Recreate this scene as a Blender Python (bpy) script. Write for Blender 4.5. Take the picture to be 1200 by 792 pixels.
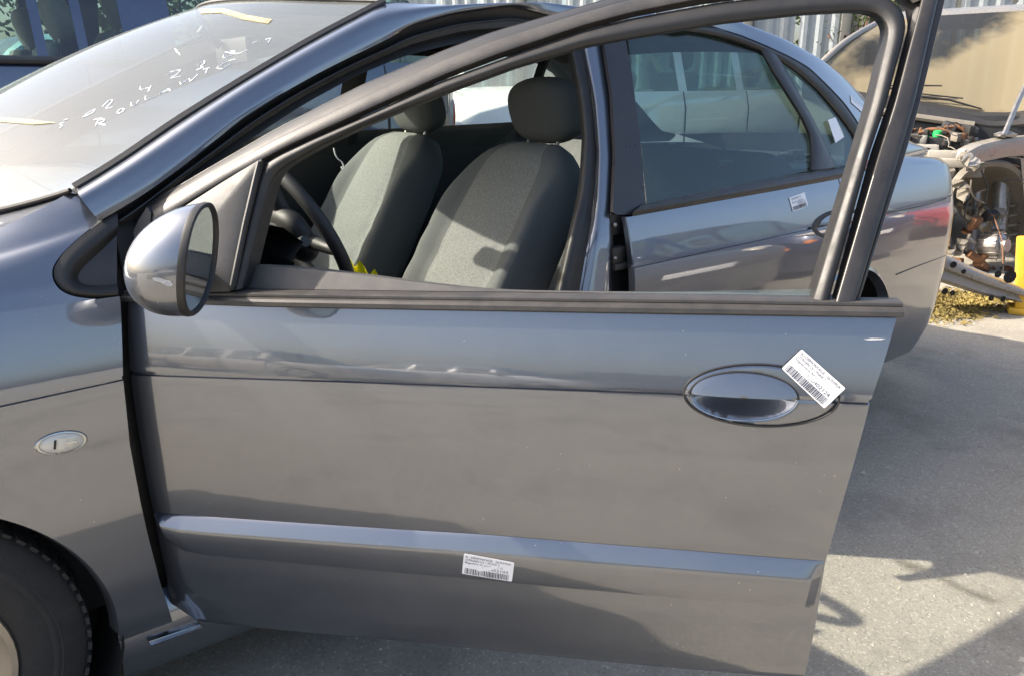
import bpy, bmesh, math, random
import numpy as np
from mathutils import Vector, Matrix
from mathutils.bvhtree import BVHTree

random.seed(7)
rng = np.random.default_rng(11)
for o in list(bpy.data.objects):
    bpy.data.objects.remove(o, do_unlink=True)
scn = bpy.context.scene
COL = scn.collection

# ------------------------------------------------------------------ camera
# world: x runs along the grey car towards its tail, y across it (0 = its left flank), z up, metres
FPX = 933.6                      # focal length in photo pixels (photo 1200 x 792)
PITCH, YAW, ROLL = 0.3016, 0.9151, 0.0007
CAM = Vector((0.2055, -1.4208, 1.2656))
FW = Vector((math.cos(YAW)*math.cos(PITCH), math.sin(YAW)*math.cos(PITCH), -math.sin(PITCH)))
RT = FW.cross(Vector((0, 0, 1))).normalized()
UP = RT.cross(FW).normalized()
cam = bpy.data.cameras.new('camera')
cam.sensor_fit = 'HORIZONTAL'; cam.sensor_width = 36.0
cam.lens = FPX/1200*36.0
cam.clip_start = 0.05; cam.clip_end = 2000
camo = bpy.data.objects.new('camera', cam); COL.objects.link(camo)
camo.matrix_world = Matrix(((RT.x, UP.x, -FW.x, CAM.x), (RT.y, UP.y, -FW.y, CAM.y), (RT.z, UP.z, -FW.z, CAM.z), (0, 0, 0, 1)))
scn.camera = camo

# ------------------------------------------------------------------ light
SUN_TRAVEL = Vector((0.94, -0.875, -1.0)).normalized()
to_sun = -SUN_TRAVEL
world = bpy.data.worlds.new('World'); scn.world = world; world.use_nodes = True
nt = world.node_tree
bg = nt.nodes['Background']; sky = nt.nodes.new('ShaderNodeTexSky')
sky.sky_type = 'NISHITA'; sky.sun_disc = False
sky.sun_elevation = math.asin(to_sun.z)
sky.sun_rotation = math.atan2(to_sun.x, to_sun.y)
sky.air_density = 1.0; sky.dust_density = 5.0; sky.ozone_density = 1.0; sky.altitude = 50
nt.links.new(sky.outputs[0], bg.inputs[0]); bg.inputs[1].default_value = 0.15
sl = bpy.data.lights.new('sun', 'SUN'); sl.energy = 4.5; sl.angle = math.radians(0.6); sl.color = (1.0, 0.91, 0.78)
so = bpy.data.objects.new('sun', sl); COL.objects.link(so)
so.rotation_euler = SUN_TRAVEL.to_track_quat('-Z', 'Y').to_euler(); so.location = (-3, -3, 8)
vs = scn.view_settings
vs.view_transform = 'Standard'; vs.look = 'None'; vs.gamma = 1.0; vs.use_curve_mapping = False
vs.exposure = 1.32
scn.render.engine = 'CYCLES'
scn.cycles.max_bounces = 10; scn.cycles.transparent_max_bounces = 16; scn.cycles.glossy_bounces = 5
scn.cycles.caustics_reflective = False; scn.cycles.caustics_refractive = False

# ------------------------------------------------------------------ node material helpers
MATS = {}
def node(t, kind, **kw):
    n = t.nodes.new(kind)
    for k, v in kw.items():
        if k.startswith('i_'):
            n.inputs[k[2:].replace('_', ' ')].default_value = v
        else: setattr(n, k, v)
    return n
def ramp(t, src, stops):
    r = t.nodes.new('ShaderNodeValToRGB'); t.links.new(src, r.inputs[0])
    e = r.color_ramp.elements
    while len(e) < len(stops): e.new(0.5)
    for q, (p, c) in zip(e, stops):
        q.position = p; q.color = (c, c, c, 1) if isinstance(c, (int, float)) else (*c, 1)
    return r.outputs[0]
def mixc(t, fac, a, b):
    m = t.nodes.new('ShaderNodeMix'); m.data_type = 'RGBA'
    for sock, v in ((m.inputs[0], fac), (m.inputs[6], a), (m.inputs[7], b)):
        if hasattr(v, 'links') or hasattr(v, 'is_linked'): t.links.new(v, sock)
        elif isinstance(v, (int, float)): sock.default_value = v
        else: sock.default_value = (*v, 1)
    return m.outputs[2]
def coords(t): return t.nodes.new('ShaderNodeTexCoord').outputs['Object']
def noise(t, vec, scale, detail=4, rough=0.6, stretch=None):
    if stretch:
        mp = t.nodes.new('ShaderNodeMapping'); mp.inputs['Scale'].default_value = stretch
        t.links.new(vec, mp.inputs[0]); vec = mp.outputs[0]
    n = t.nodes.new('ShaderNodeTexNoise'); n.inputs['Scale'].default_value = scale
    n.inputs['Detail'].default_value = detail; n.inputs['Roughness'].default_value = rough
    t.links.new(vec, n.inputs['Vector']); return n.outputs[0]
def new_mat(name):
    m = bpy.data.materials.new(name); m.use_nodes = True; MATS[name] = m
    return m, m.node_tree, m.node_tree.nodes['Principled BSDF']
def mat(name, col, rough=0.5, metal=0.0, coat=0.0, var=0.12, vscale=14, bump=0.0, bscale=200, dust=0.0, dcol=(.30, .26, .21), spec=0.5, coat_rough=0.03, dustscale=9, emis=None):
    """a procedural surface: base colour broken up by noise, optional dust film, optional fine bump"""
    m, t, b = new_mat(name); c = coords(t)
    n = noise(t, c, vscale, 5, 0.65)
    lo = tuple(x*(1-var) for x in col); hi = tuple(min(1, x*(1+var)) for x in col)
    base = mixc(t, ramp(t, n, [(0.3, 0.0), (0.7, 1.0)]), lo, hi)
    if dust > 0:
        d = noise(t, c, dustscale, 8, 0.75)
        base = mixc(t, ramp(t, d, [(0.38, dust*0.25), (0.72, dust)]), base, dcol)
    t.links.new(base, b.inputs['Base Color'])
    r = ramp(t, noise(t, c, vscale*2.3, 4), [(0.3, max(0, rough-0.07)), (0.7, min(1, rough+0.07))])
    t.links.new(r, b.inputs['Roughness'])
    b.inputs['Metallic'].default_value = metal; b.inputs['Coat Weight'].default_value = coat
    b.inputs['Coat Roughness'].default_value = coat_rough; b.inputs['Specular IOR Level'].default_value = spec
    if bump > 0:
        bn = t.nodes.new('ShaderNodeBump'); bn.inputs['Strength'].default_value = bump; bn.inputs['Distance'].default_value = 0.002
        t.links.new(noise(t, c, bscale, 3), bn.inputs['Height']); t.links.new(bn.outputs[0], b.inputs['Normal'])
    if emis:
        b.inputs['Emission Color'].default_value = (*emis[0], 1); b.inputs['Emission Strength'].default_value = emis[1]
    return m

def paint(name, col, dust=0.14, metal=0.95, rough=0.38, coat_rough=0.02, dcol=(.30, .28, .25)):
    """metallic car paint: flake layer, clear coat, dust film, fine scratches and chips"""
    m, t, b = new_mat(name); c = coords(t)
    v = node(t, 'ShaderNodeTexVoronoi'); v.inputs['Scale'].default_value = 2600; t.links.new(c, v.inputs['Vector'])
    fl = mixc(t, 0.18, col, v.outputs['Color'])
    hs = mixc(t, ramp(t, v.outputs['Distance'], [(0.0, 0.0), (0.9, 0.25)]), col, tuple(min(1, x*1.9) for x in col))
    d = noise(t, c, 5.5, 9, 0.72, (1, 1, 1.6))
    dm = ramp(t, d, [(0.34, dust*0.35), (0.74, dust)])
    base = mixc(t, dm, hs, dcol)
    # chips and specks
    sp = node(t, 'ShaderNodeTexVoronoi'); sp.inputs['Scale'].default_value = 46; t.links.new(c, sp.inputs['Vector'])
    gate = ramp(t, noise(t, c, 7, 3), [(0.52, 0.0), (0.62, 1.0)])
    spm = ramp(t, sp.outputs['Distance'], [(0.035, 1.0), (0.06, 0.0)])
    mul = node(t, 'ShaderNodeMath', operation='MULTIPLY'); t.links.new(gate, mul.inputs[0]); t.links.new(spm, mul.inputs[1])
    base = mixc(t, mul.outputs[0], base, (.45, .43, .40))
    t.links.new(base, b.inputs['Base Color'])
    mt = node(t, 'ShaderNodeMath', operation='MULTIPLY_ADD'); t.links.new(dm, mt.inputs[0]); mt.inputs[1].default_value = -1.2; mt.inputs[2].default_value = metal
    t.links.new(mt.outputs[0], b.inputs['Metallic'])
    b.inputs['Roughness'].default_value = rough
    b.inputs['Coat Weight'].default_value = 1.0; b.inputs['Coat IOR'].default_value = 2.0
    cr = ramp(t, noise(t, c, 9, 8, 0.75), [(0.35, coat_rough*0.7), (0.75, coat_rough*3.2)])
    t.links.new(cr, b.inputs['Coat Roughness'])
    bn = node(t, 'ShaderNodeBump'); bn.inputs['Strength'].default_value = 0.05; bn.inputs['Distance'].default_value = 0.002
    t.links.new(noise(t, c, 22, 2), bn.inputs['Height'])
    t.links.new(bn.outputs[0], b.inputs['Coat Normal'])
    return m

def glass(name, tint=(.75, .88, .84), dust=0.06, dcol=(.55, .52, .46), streak=1.0, rough=0.0, ior=1.5, refl=1.5, dvar=0.55, lo_hi=(.25, .8)):
    """a single pane: fresnel mirror over a tinted see-through sheet with a film of dust"""
    m = bpy.data.materials.new(name); m.use_nodes = True; t = m.node_tree; t.nodes.clear(); MATS[name] = m
    c = coords(t)
    out = node(t, 'ShaderNodeOutputMaterial')
    tr = node(t, 'ShaderNodeBsdfTransparent'); tr.inputs[0].default_value = (*tint, 1)
    gl = node(t, 'ShaderNodeBsdfGlossy'); gl.inputs['Roughness'].default_value = rough
    df = node(t, 'ShaderNodeBsdfDiffuse'); df.inputs[0].default_value = (*dcol, 1)
    lw = node(t, 'ShaderNodeLayerWeight'); lw.inputs['Blend'].default_value = 0.5
    pw = node(t, 'ShaderNodeMath', operation='POWER'); t.links.new(lw.outputs['Facing'], pw.inputs[0]); pw.inputs[1].default_value = 4.2
    fr2 = node(t, 'ShaderNodeMath', operation='MULTIPLY_ADD'); t.links.new(pw.outputs[0], fr2.inputs[0]); fr2.inputs[1].default_value = 0.78; fr2.inputs[2].default_value = 0.055*refl; fr2.use_clamp = True
    m1 = node(t, 'ShaderNodeMixShader'); t.links.new(fr2.outputs[0], m1.inputs[0]); t.links.new(tr.outputs[0], m1.inputs[1]); t.links.new(gl.outputs[0], m1.inputs[2])
    dn = ramp(t, noise(t, c, 6*streak, 5, 0.6), [(lo_hi[0], dust*(1-dvar)), (lo_hi[1], min(1, dust*(1+dvar)))])
    m2 = node(t, 'ShaderNodeMixShader'); t.links.new(dn, m2.inputs[0]); t.links.new(m1.outputs[0], m2.inputs[1]); t.links.new(df.outputs[0], m2.inputs[2])
    t.links.new(m2.outputs[0], out.inputs[0])
    return m

# ------------------------------------------------------------------ palette
PAINT = paint('grey_metallic_paint', (.108, .121, .149))
M_rubber = mat('black_rubber', (.013, .013, .014), 0.52, dust=0.07, dcol=(.16, .14, .12), bump=0.15, bscale=500)
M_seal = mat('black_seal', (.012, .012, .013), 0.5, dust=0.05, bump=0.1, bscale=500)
M_dusty = mat('dusty_trim', (.028, .027, .027), 0.44, dust=0.20, dcol=(.18, .155, .13), dustscale=16, bump=0.2, bscale=420)
M_frame = mat('satin_black_frame', (.020, .019, .020), 0.34, dust=0.16, dcol=(.17, .15, .125), dustscale=14, spec=0.5)
M_applique = mat('matte_black_applique', (.020, .017, .018), 0.33, dust=0.10, dcol=(.12, .10, .09))
M_plastic = mat('grey_plastic', (.040, .040, .042), 0.55, dust=0.25, dcol=(.22, .2, .17), bump=0.3, bscale=600)
M_darkplastic = mat('dark_plastic', (.010, .011, .013), 0.55, dust=0.03, bump=0.25, bscale=600)
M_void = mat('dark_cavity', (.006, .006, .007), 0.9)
M_chrome = mat('satin_metal_strip', (.48, .50, .52), 0.25, metal=1.0, dust=0.1)
M_steel = mat('bare_steel', (.32, .31, .30), 0.45, metal=0.9, dust=0.25)
M_tyre = mat('tyre_rubber', (.013, .013, .014), 0.75, dust=0.20, dcol=(.13, .115, .10), bump=0.4, bscale=180)
M_rim = mat('dusty_alloy', (.50, .42, .32), 0.4, metal=0.5, dust=0.55, dcol=(.42, .34, .25))
M_fabric = mat('grey_seat_fabric', (.145, .152, .148), 0.95, var=0.34, vscale=170, bump=0.8, bscale=420, dust=0.14, dcol=(.24, .24, .2))
M_fabric2 = mat('dark_seat_fabric', (.092, .098, .098), 0.95, var=0.2, vscale=420, bump=0.6, bscale=700)
M_lining = mat('grey_headliner', (.22, .22, .20), 0.95, bump=0.3, bscale=500)
M_glass = glass('side_glass', (.70, .82, .80), 0.015, (.40, .40, .36), refl=0.8)
M_glassfar = glass('far_side_glass', (.80, .88, .84), 0.05)
M_screen = glass('windscreen_glass', (.90, .94, .91), 0.14, (.56, .60, .58), 0.5, dvar=0.18, refl=1.2)
M_mirror = mat('mirror_silver', (.50, .55, .58), 0.03, metal=1.0, var=0.02)
M_paper = mat('white_label_paper', (.80, .80, .82), 0.6, var=0.03)
M_ink = mat('black_ink', (.035, .035, .05), 0.6)
M_marker = mat('white_marker', (.85, .86, .86), 0.7, var=0.05)
M_tape = glass('yellow_tape', (.95, .90, .72), 0.40, (.60, .52, .34), 8, refl=1.0, dvar=0.9)
M_red = mat('red_lens', (.30, .012, .015), 0.12, coat=1.0)
M_lens = mat('pale_lens', (.62, .58, .50), 0.10, coat=1.0, var=0.08)
M_orange = mat('amber_lens', (.75, .22, .02), 0.15, coat=0.6)
M_yellow = mat('yellow_plastic', (.86, .78, .01), 0.45, var=0.06)

# ------------------------------------------------------------------ mesh helpers
WLOC = {}
def obj(name, verts, faces, m, parent=None, smooth=True, mats=None, fmat=None, sharp=None):
    V = np.array([tuple(v) for v in verts], float)
    c = (V.min(0)+V.max(0))/2
    me = bpy.data.meshes.new(name)
    me.from_pydata((V-c).tolist(), [], [tuple(f) for f in faces])
    for mm in (mats or [m]): me.materials.append(mm if not isinstance(mm, str) else MATS[mm])
    if fmat is not None: me.polygons.foreach_set('material_index', fmat)
    bm = bmesh.new(); bm.from_mesh(me)
    bmesh.ops.remove_doubles(bm, verts=bm.verts, dist=1e-6)
    bmesh.ops.recalc_face_normals(bm, faces=bm.faces)
    bm.to_mesh(me); bm.free()
    if smooth:
        me.polygons.foreach_set('use_smooth', [True]*len(me.polygons))
        me.set_sharp_from_angle(angle=math.radians(sharp or 40))
    o = bpy.data.objects.new(name, me); COL.objects.link(o)
    w = Vector(c); WLOC[o] = w
    if parent is not None:
        o.parent = parent; o.location = w-WLOC[parent]
    else: o.location = w
    return o
def thing(name, label, cat, loc=(0, 0, 0), group=None):
    o = bpy.data.objects.new(name, None); COL.objects.link(o); o.location = loc; o.empty_display_size = 0.2
    o['label'] = label; o['category'] = cat
    if group: o['group'] = group
    WLOC[o] = Vector(loc); return o
def tag(o, label, cat, group=None):
    o['label'] = label; o['category'] = cat
    if group: o['group'] = group
    return o
def structure(o): o['kind'] = 'structure'; return o

class MB:
    """collects shapes for one mesh"""
    def __init__(s): s.v = []; s.f = []; s.m = []; s.mats = []
    def mi(s, m):
        if m not in s.mats: s.mats.append(m)
        return s.mats.index(m)
    def add(s, V, F, m=None):
        b = len(s.v); s.v += [Vector(p) for p in V]; s.f += [tuple(i+b for i in f) for f in F]
        k = s.mi(m) if m is not None else 0
        s.m += [k]*len(F)
        return s
    def grid(s, rows, m=None, closed_u=False, closed_v=False):
        n = len(rows); k = len(rows[0]); F = []
        for i in range(n if closed_v else n-1):
            for j in range(k if closed_u else k-1):
                a, b = i, (i+1) % n; c, d = j, (j+1) % k
                F.append((a*k+c, a*k+d, b*k+d, b*k+c))
        return s.add([p for r in rows for p in r], F, m)
    def box(s, c, size, m=None, rot=None, bev=0.0):
        bm = bmesh.new(); bmesh.ops.create_cube(bm, size=1)
        bmesh.ops.scale(bm, vec=Vector(size), verts=bm.verts)
        if bev: bmesh.ops.bevel(bm, geom=bm.edges, offset=bev, segments=2, affect='EDGES', profile=0.6)
        R = rot if rot is not None else Matrix.Identity(3)
        bm.verts.index_update()
        V = [R @ v.co+Vector(c) for v in bm.verts]; F = [[v.index for v in f.verts] for f in bm.faces]; bm.free()
        return s.add(V, F, m)
    def tube(s, pts, r, n=10, m=None, cap=True, prof=None, upv=None):
        """sweep a circle (or a 2-d profile) along a polyline"""
        pts = [Vector(p) for p in pts]; k = len(pts); rows = []
        up = Vector(upv) if upv is not None else None
        for i, p in enumerate(pts):
            t = (pts[min(i+1, k-1)]-pts[max(i-1, 0)]).normalized()
            if up is None:
                up0 = Vector((0, 0, 1)) if abs(t.z) < 0.9 else Vector((1, 0, 0)); up = (up0-t*up0.dot(t)).normalized()
            else:
                if upv is not None: up = Vector(upv)
                up = (up-t*up.dot(t)).normalized()
            sd_ = t.cross(up)
            rr = r[i] if isinstance(r, (list, tuple)) else r
            if prof: rows.append([p+sd_*a*rr+up*b*rr for a, b in prof])
            else: rows.append([p+(sd_*math.cos(q)+up*math.sin(q))*rr for q in [2*math.pi*j/n for j in range(n)]])
        s.grid(rows, m, closed_u=True)
        if cap:
            kk = len(rows[0]); b = len(s.v)-kk*k
            s.f.append(tuple(range(b, b+kk))[::-1]); s.m.append(s.m[-1] if s.m else 0)
            s.f.append(tuple(range(b+kk*(k-1), b+kk*k))); s.m.append(s.m[-1])
        return s
    def lathe(s, prof, n, M, m=None):
        """revolve (radius, height) pairs about local z, then transform by M"""
        rows = [[M @ Vector((r*math.cos(2*math.pi*j/n), r*math.sin(2*math.pi*j/n), h)) for j in range(n)] for r, h in prof]
        return s.grid(rows, m, closed_u=True)
    def ellipsoid(s, M, m=None, n=16, k=10, e=1.0):
        rows = []
        def pw(x): return math.copysign(abs(x)**e, x)
        for i in range(k+1):
            a = -math.pi/2+math.pi*i/k
            rows.append([M @ Vector((pw(math.cos(a))*pw(math.cos(2*math.pi*j/n)), pw(math.cos(a))*pw(math.sin(2*math.pi*j/n)), pw(math.sin(a)))) for j in range(n)])
        return s.grid(rows, m, closed_u=True)
    def build(s, name, m=None, parent=None, smooth=True, sharp=None):
        if s.mats: return obj(name, s.v, s.f, None, parent, smooth, mats=s.mats, fmat=s.m, sharp=sharp)
        return obj(name, s.v, s.f, m, parent, smooth, sharp=sharp)

def resample(P, n):
    P = [Vector(p) for p in P]; d = [0.0]
    for a, b in zip(P, P[1:]): d.append(d[-1]+(b-a).length)
    out = []
    for i in range(n):
        q = d[-1]*i/(n-1); j = 0
        while j < len(P)-2 and d[j+1] < q: j += 1
        L = d[j+1]-d[j]; out.append(P[j].lerp(P[j+1], (q-d[j])/L if L > 1e-9 else 0))
    return out
def smoothline(P, n, it=2):
    """resample a polyline and round its corners"""
    Q = resample(P, n)
    for _ in range(it):
        Q = [Q[0]]+[(Q[i-1]+Q[i]*2+Q[i+1])/4 for i in range(1, n-1)]+[Q[-1]]
    return Q
def loft(lines, n, sub=1, it=2):
    """rows of points: each guide line resampled to n points, sub rows between guides (Catmull-Rom)"""
    L = [smoothline(l, n, it) for l in lines]
    if sub <= 1: return L
    out = []
    for i in range(len(L)-1):
        a = L[max(i-1, 0)]; b = L[i]; c = L[i+1]; d = L[min(i+2, len(L)-1)]
        for k in range(sub):
            t = k/sub
            out.append([0.5*((2*q)+(r-p)*t+(2*p-5*q+4*r-s_)*t*t+(-p+3*q-3*r+s_)*t**3) for p, q, r, s_ in zip(a, b, c, d)])
    out.append(L[-1]); return out
def mirror(P): return [Vector((p[0], 1.77-p[1], p[2])) for p in P]

# ------------------------------------------------------------------ where a line of sight meets a real surface
def sight(u, v): return FW+RT*((u-600)/FPX)-UP*((v-396)/FPX)
def at_y(u, v, y): d = sight(u, v); return CAM+d*((y-CAM.y)/d.y)
def at_x(u, v, x): d = sight(u, v); return CAM+d*((x-CAM.x)/d.x)
def at_z(u, v, z=0.0): d = sight(u, v); return CAM+d*((z-CAM.z)/d.z)

# the car's flank: inset y as a function of height, with the plan tapering at nose and tail
_Z = [.10, .15, .22, .30, .40, .55, .70, .78, .82, .86, .90, .94, .97, 1.05, 1.15, 1.25, 1.35, 1.42, 1.50, 1.6]
_Y = [.13, .10, .065, .032, .012, .0, -.004, -.002, .003, .0115, .0215, .034, .047, .083, .125, .170, .220, .262, .320, .40]
zz = np.linspace(.10, 1.6, 601); yy = np.interp(zz, _Z, _Y)
ker = np.hanning(25); ker /= ker.sum()
yy = np.convolve(np.pad(yy, 12, mode='edge'), ker, 'valid')
def prof(z): return float(np.interp(z, zz, yy))
def plan(x):
    y = 0.0
    if x > 2.3: y += 0.020*((x-2.3)/1.0)**2
    if x > 3.50: a = min(1.0, (x-3.50)/0.30); y += 0.36*(1-math.sqrt(max(0.0, 1-a*a)))
    if x < 0.25: y += 0.045*((0.25-x)/0.7)**2
    if x < -0.50: a = min(1.0, (-0.50-x)/0.42); y += 0.40*(1-math.sqrt(max(0.0, 1-a*a)))
    return y
def ys(x, z): return prof(z)+plan(x)
def side(u, v, off=0.0):
    y = 0.0
    for _ in range(40):
        p = at_y(u, v, y+off); y = 0.5*y+0.5*ys(p.x, p.z)
    return at_y(u, v, y+off)
def sp(x, z, off=0.0): return Vector((x, ys(x, z)+off, z))
# the open front door: a rigid leaf turned about its hinge line
DANG = 0.8139
HNG = Vector((0.4727, 0.0256, 0)); DS = Vector((math.cos(DANG), -math.sin(DANG), 0)); DN = Vector((-math.sin(DANG), -math.cos(DANG), 0))
def bow(s): return -0.010*((s-0.62)/0.62)**2       # slight plan curvature of the leaf
def dp(s, z, off=0.0): return HNG+DS*s+DN*(off-prof(z)+bow(s))+Vector((0, 0, z))
def door_sz(u, v, off=0.0):
    o = off; d = sight(u, v)
    for _ in range(40):
        t = ((HNG-CAM).dot(DN)+o)/d.dot(DN); P = CAM+d*t; s = (P-HNG).dot(DS); o = 0.5*o+0.5*(off-prof(P.z)+bow(s))
    return s, P.z
def door(u, v, off=0.0): s, z = door_sz(u, v, off); return dp(s, z, off)
# ================================================================== ground
m, t, b = new_mat('worn_concrete'); c = coords(t)
big = ramp(t, noise(t, c, .55, 6, .6), [(.3, 0.0), (.7, 1.0)])
base = mixc(t, big, (.285, .262, .215), (.345, .318, .265))
vz = node(t, 'ShaderNodeTexVoronoi'); vz.inputs['Scale'].default_value = 190; t.links.new(c, vz.inputs['Vector'])
ag = node(t, 'ShaderNodeSeparateColor'); t.links.new(vz.outputs['Color'], ag.inputs[0])
base = mixc(t, ramp(t, ag.outputs[0], [(.0, .38), (.25, .0)]), base, (.12, .11, .098))
base = mixc(t, ramp(t, ag.outputs[1], [(.86, 0.0), (.98, .42)]), base, (.60, .57, .50))
stn = ramp(t, noise(t, c, 1.7, 8, .72), [(.50, 0.0), (.70, .72)])
base = mixc(t, stn, base, (.14, .128, .11))
base = mixc(t, ramp(t, noise(t, c, 60, 4, .7), [(.45, 0.0), (.8, .35)]), base, (.22, .20, .17))
t.links.new(base, b.inputs['Base Color']); b.inputs['Roughness'].default_value = .9; b.inputs['Specular IOR Level'].default_value = .25
bn = node(t, 'ShaderNodeBump'); bn.inputs['Strength'].default_value = .7; bn.inputs['Distance'].default_value = .006
t.links.new(noise(t, c, 140, 5, .7), bn.inputs['Height']); t.links.new(bn.outputs[0], b.inputs['Normal'])
M_ground = m
n = 60; ext = 500.0
gx = [-ext, -100, -40]+list(np.linspace(-20, 30, 40))+[60, 120, ext]; gy = [-ext, -100, -40]+list(np.linspace(-20, 30, 40))+[60, 120, ext]
mb = MB(); mb.grid([[Vector((x, y, 0)) for x in gx] for y in gy])
structure(mb.build('ground', M_ground))
# loose grit near the car
mb = MB(); r = random.Random(5)
for k in range(3000):
    u = r.random()
    if u < .6: x, y = r.uniform(.6, 3.4), r.uniform(-1.3, .1)
    else: x, y = r.uniform(2.5, 7.5), r.uniform(-1.4, 1.6)
    s = r.choice((.0015, .002, .002, .003, .005)) if k > 60 else r.uniform(.006, .013); a = r.uniform(0, 6.28); h = s*r.uniform(.5, .9)
    mb.add([(x+s*math.cos(a), y+s*math.sin(a), 0), (x+s*math.cos(a+2.1), y+s*math.sin(a+2.1), 0), (x+s*math.cos(a+4.2), y+s*math.sin(a+4.2), 0), (x+s*.2, y, h)], [(0, 1, 3), (1, 2, 3), (2, 0, 3)])
o = tag(mb.build('grit', mat('grit_stone', (.36, .33, .28), .9, var=.5, vscale=30), smooth=False), 'loose grit scattered over the concrete', 'grit'); o['kind'] = 'stuff'
# ================================================================== the grey hatchback
car = thing('hatchback_car', 'grey metallic hatchback in the foreground with its front door swung open', 'car', (1.8, 0.885, 0.0))
def sstep_(t): return t*t*(3-2*t)
CZ = lambda x: 0.7956+0.0228*(x-0.456)                    # height of the swage line along the flank

def interp_xy(pairs):
    pairs = sorted(pairs); a = [p[0] for p in pairs]; b = [p[1] for p in pairs]
    return lambda q: float(np.interp(q, a, b))
def flank(mb, fn, xL, xR, zb, zt, nx, nlo, nhi=0, crease=None, m=None, cols=None, extra=None, lo_pow=1.0):
    """a body panel over (length, height): rows follow bottom, swage line and top; the swage is a real groove"""
    rows = []
    W = cols if cols is not None else [i/(nx-1) for i in range(nx)]
    specs = []
    if crease:
        specs += [('lo', 1-(1-i/nlo)**lo_pow) for i in range(nlo)]
        specs += [('g', d) for d in (-.0060, -.0042, -.0033, 0, .0033, .0042, .0060)]
        specs += [('hi', (i+1)/nhi) for i in range(nhi)]
    else: specs = [('a', i/nlo) for i in range(nlo+1)]
    for kind, q in specs:
        row = []
        for w in W:
            x = 0.5*(xL(0.6)+xR(0.6)); z = 0.6
            for _ in range(6):
                if kind == 'lo': z = zb(x)+(crease(x)-.0062-zb(x))*q
                elif kind == 'g': z = crease(x)+q
                elif kind == 'hi': z = crease(x)+.0062+(zt(x)-crease(x)-.0062)*q
                else: z = zb(x)+(zt(x)-zb(x))*q
                x = xL(z)+(xR(z)-xL(z))*w
            off = 0.0
            if kind == 'g' and abs(q) < .004: off = -.0065
            if extra: off += extra(x, z)
            row.append(fn(x, z, off))
        rows.append(row)
    mb.grid(rows, m)
    return rows
def edge_return(mb, line, vec, m=None):
    mb.grid([line, [p+vec*0.3 for p in line], [p+vec for p in line]], m)
SP = lambda x, z, off=0.0: sp(x, z, -off)
def polyfill(pts, m_sub=0):
    bm = bmesh.new(); vs_ = [bm.verts.new(p) for p in pts]
    es = [bm.edges.new((vs_[i], vs_[(i+1) % len(vs_)])) for i in range(len(vs_))]
    bmesh.ops.triangle_fill(bm, edges=es, use_beauty=True)
    bm.verts.index_update()
    V = [v.co.copy() for v in bm.verts]; F = [[v.index for v in f.verts] for f in bm.faces]; bm.free()
    return V, F
def panel(name, pts, m, parent, thick=0.004, nrm=None):
    """a thin plate filling an outline, with real thickness"""
    V, F = polyfill(pts); n = len(V)
    nr = Vector(nrm) if nrm is not None else Vector((0, 1, 0))
    V2 = [v+nr*thick for v in V]
    k = len(pts); SF = [(i, (i+1) % k, n+(i+1) % k, n+i) for i in range(k)]
    return obj(name, V+V2, F+[tuple(n+i for i in f[::-1]) for f in F]+SF, m, parent, True, sharp=30)

# ---------------------------------------------------------------- front fender
ARC = (0.041, 0.315, 0.352); RARC = (2.79, 0.315, 0.368)
fe = [side(u, v) for u, v in [(202, 728), (187, 680), (174, 630), (165, 590), (152, 520), (144, 443), (141, 352)]]
fendR = interp_xy([(p.z, p.x) for p in fe])
zfb = fe[0].z
mb = MB()
def archx(z, A, s=1): return A[0]+s*math.sqrt(max(0.0, A[2]**2-(z-A[1])**2))
low = flank(mb, SP, lambda z: archx(z, ARC), fendR, lambda x: zfb-0.10*max(0, .5-x)*0, lambda x: 0.6665, 26, 40)
up_ = flank(mb, SP, lambda z: -0.86, fendR, lambda x: 0.6665, lambda x: 0.930, 110, 16, 26, crease=CZ)
# arch lip and door-side return
lip = [sp(ARC[0]+ARC[2]*math.cos(a), ARC[1]+ARC[2]*math.sin(a)) for a in [math.radians(d) for d in range(-4, 95, 3)]]
mb.grid([lip, [p+Vector((-.004, .004, 0)) for p in lip], [Vector((ARC[0]+(p.x-ARC[0])*.97, p.y+.03, ARC[1]+(p.z-ARC[1])*.97)) for p in lip]])
edge_return(mb, [r[-1] for r in low], Vector((-.004, .022, 0)))
edge_return(mb, [r[-1] for r in up_], Vector((-.004, .022, 0)))
# shoulder above the belt, running back to the pillar foot
def ysf(x, z):
    t = [.90, .93, .96, 1.00, 1.04, 1.07, 1.09, 1.105, 1.12]; y = [prof(.90), prof(.93), prof(.96), .068, .092, .115, .137, .165, .215]
    return float(np.interp(z, t, y))+plan(x)
rend = [(141, 351), (112, 351), (86, 348), (70, 341), (61, 328), (61, 314), (72, 298), (92, 279), (117, 259), (103, 238), (85, 222)]
def fsurf(u, v):
    y = .05
    for _ in range(40): p = at_y(u, v, y); y = .5*y+.5*ysf(p.x, p.z)
    return at_y(u, v, y)
RE = smoothline([fsurf(u, v) for u, v in rend], 40, 1)
rows = []
for i, r in enumerate(RE):
    f = i/(len(RE)-1)
    lz = 0.930+f*(0.965-0.930); row = []
    for k in range(70):
        w = k/69; x = -0.86+(r.x+0.86)*w
        e_ = 2.2+3.0*f; z = lz+(r.z-lz)*(w**e_)
        row.append(Vector((x, ysf(x, z)+(0.10*(f**2.5)*(1-w**e_)), z)))
    rows.append(row)
mb.grid(rows)
FEND_TOP = rows[-1]
fender = mb.build('front_fender', PAINT, car)
BVH = {}
def surf_of(o, key):
    o_ = o.data; w = WLOC[o]
    BVH[key] = BVHTree.FromPolygons([v.co+w for v in o_.vertices], [tuple(p.vertices) for p in o_.polygons])
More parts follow.
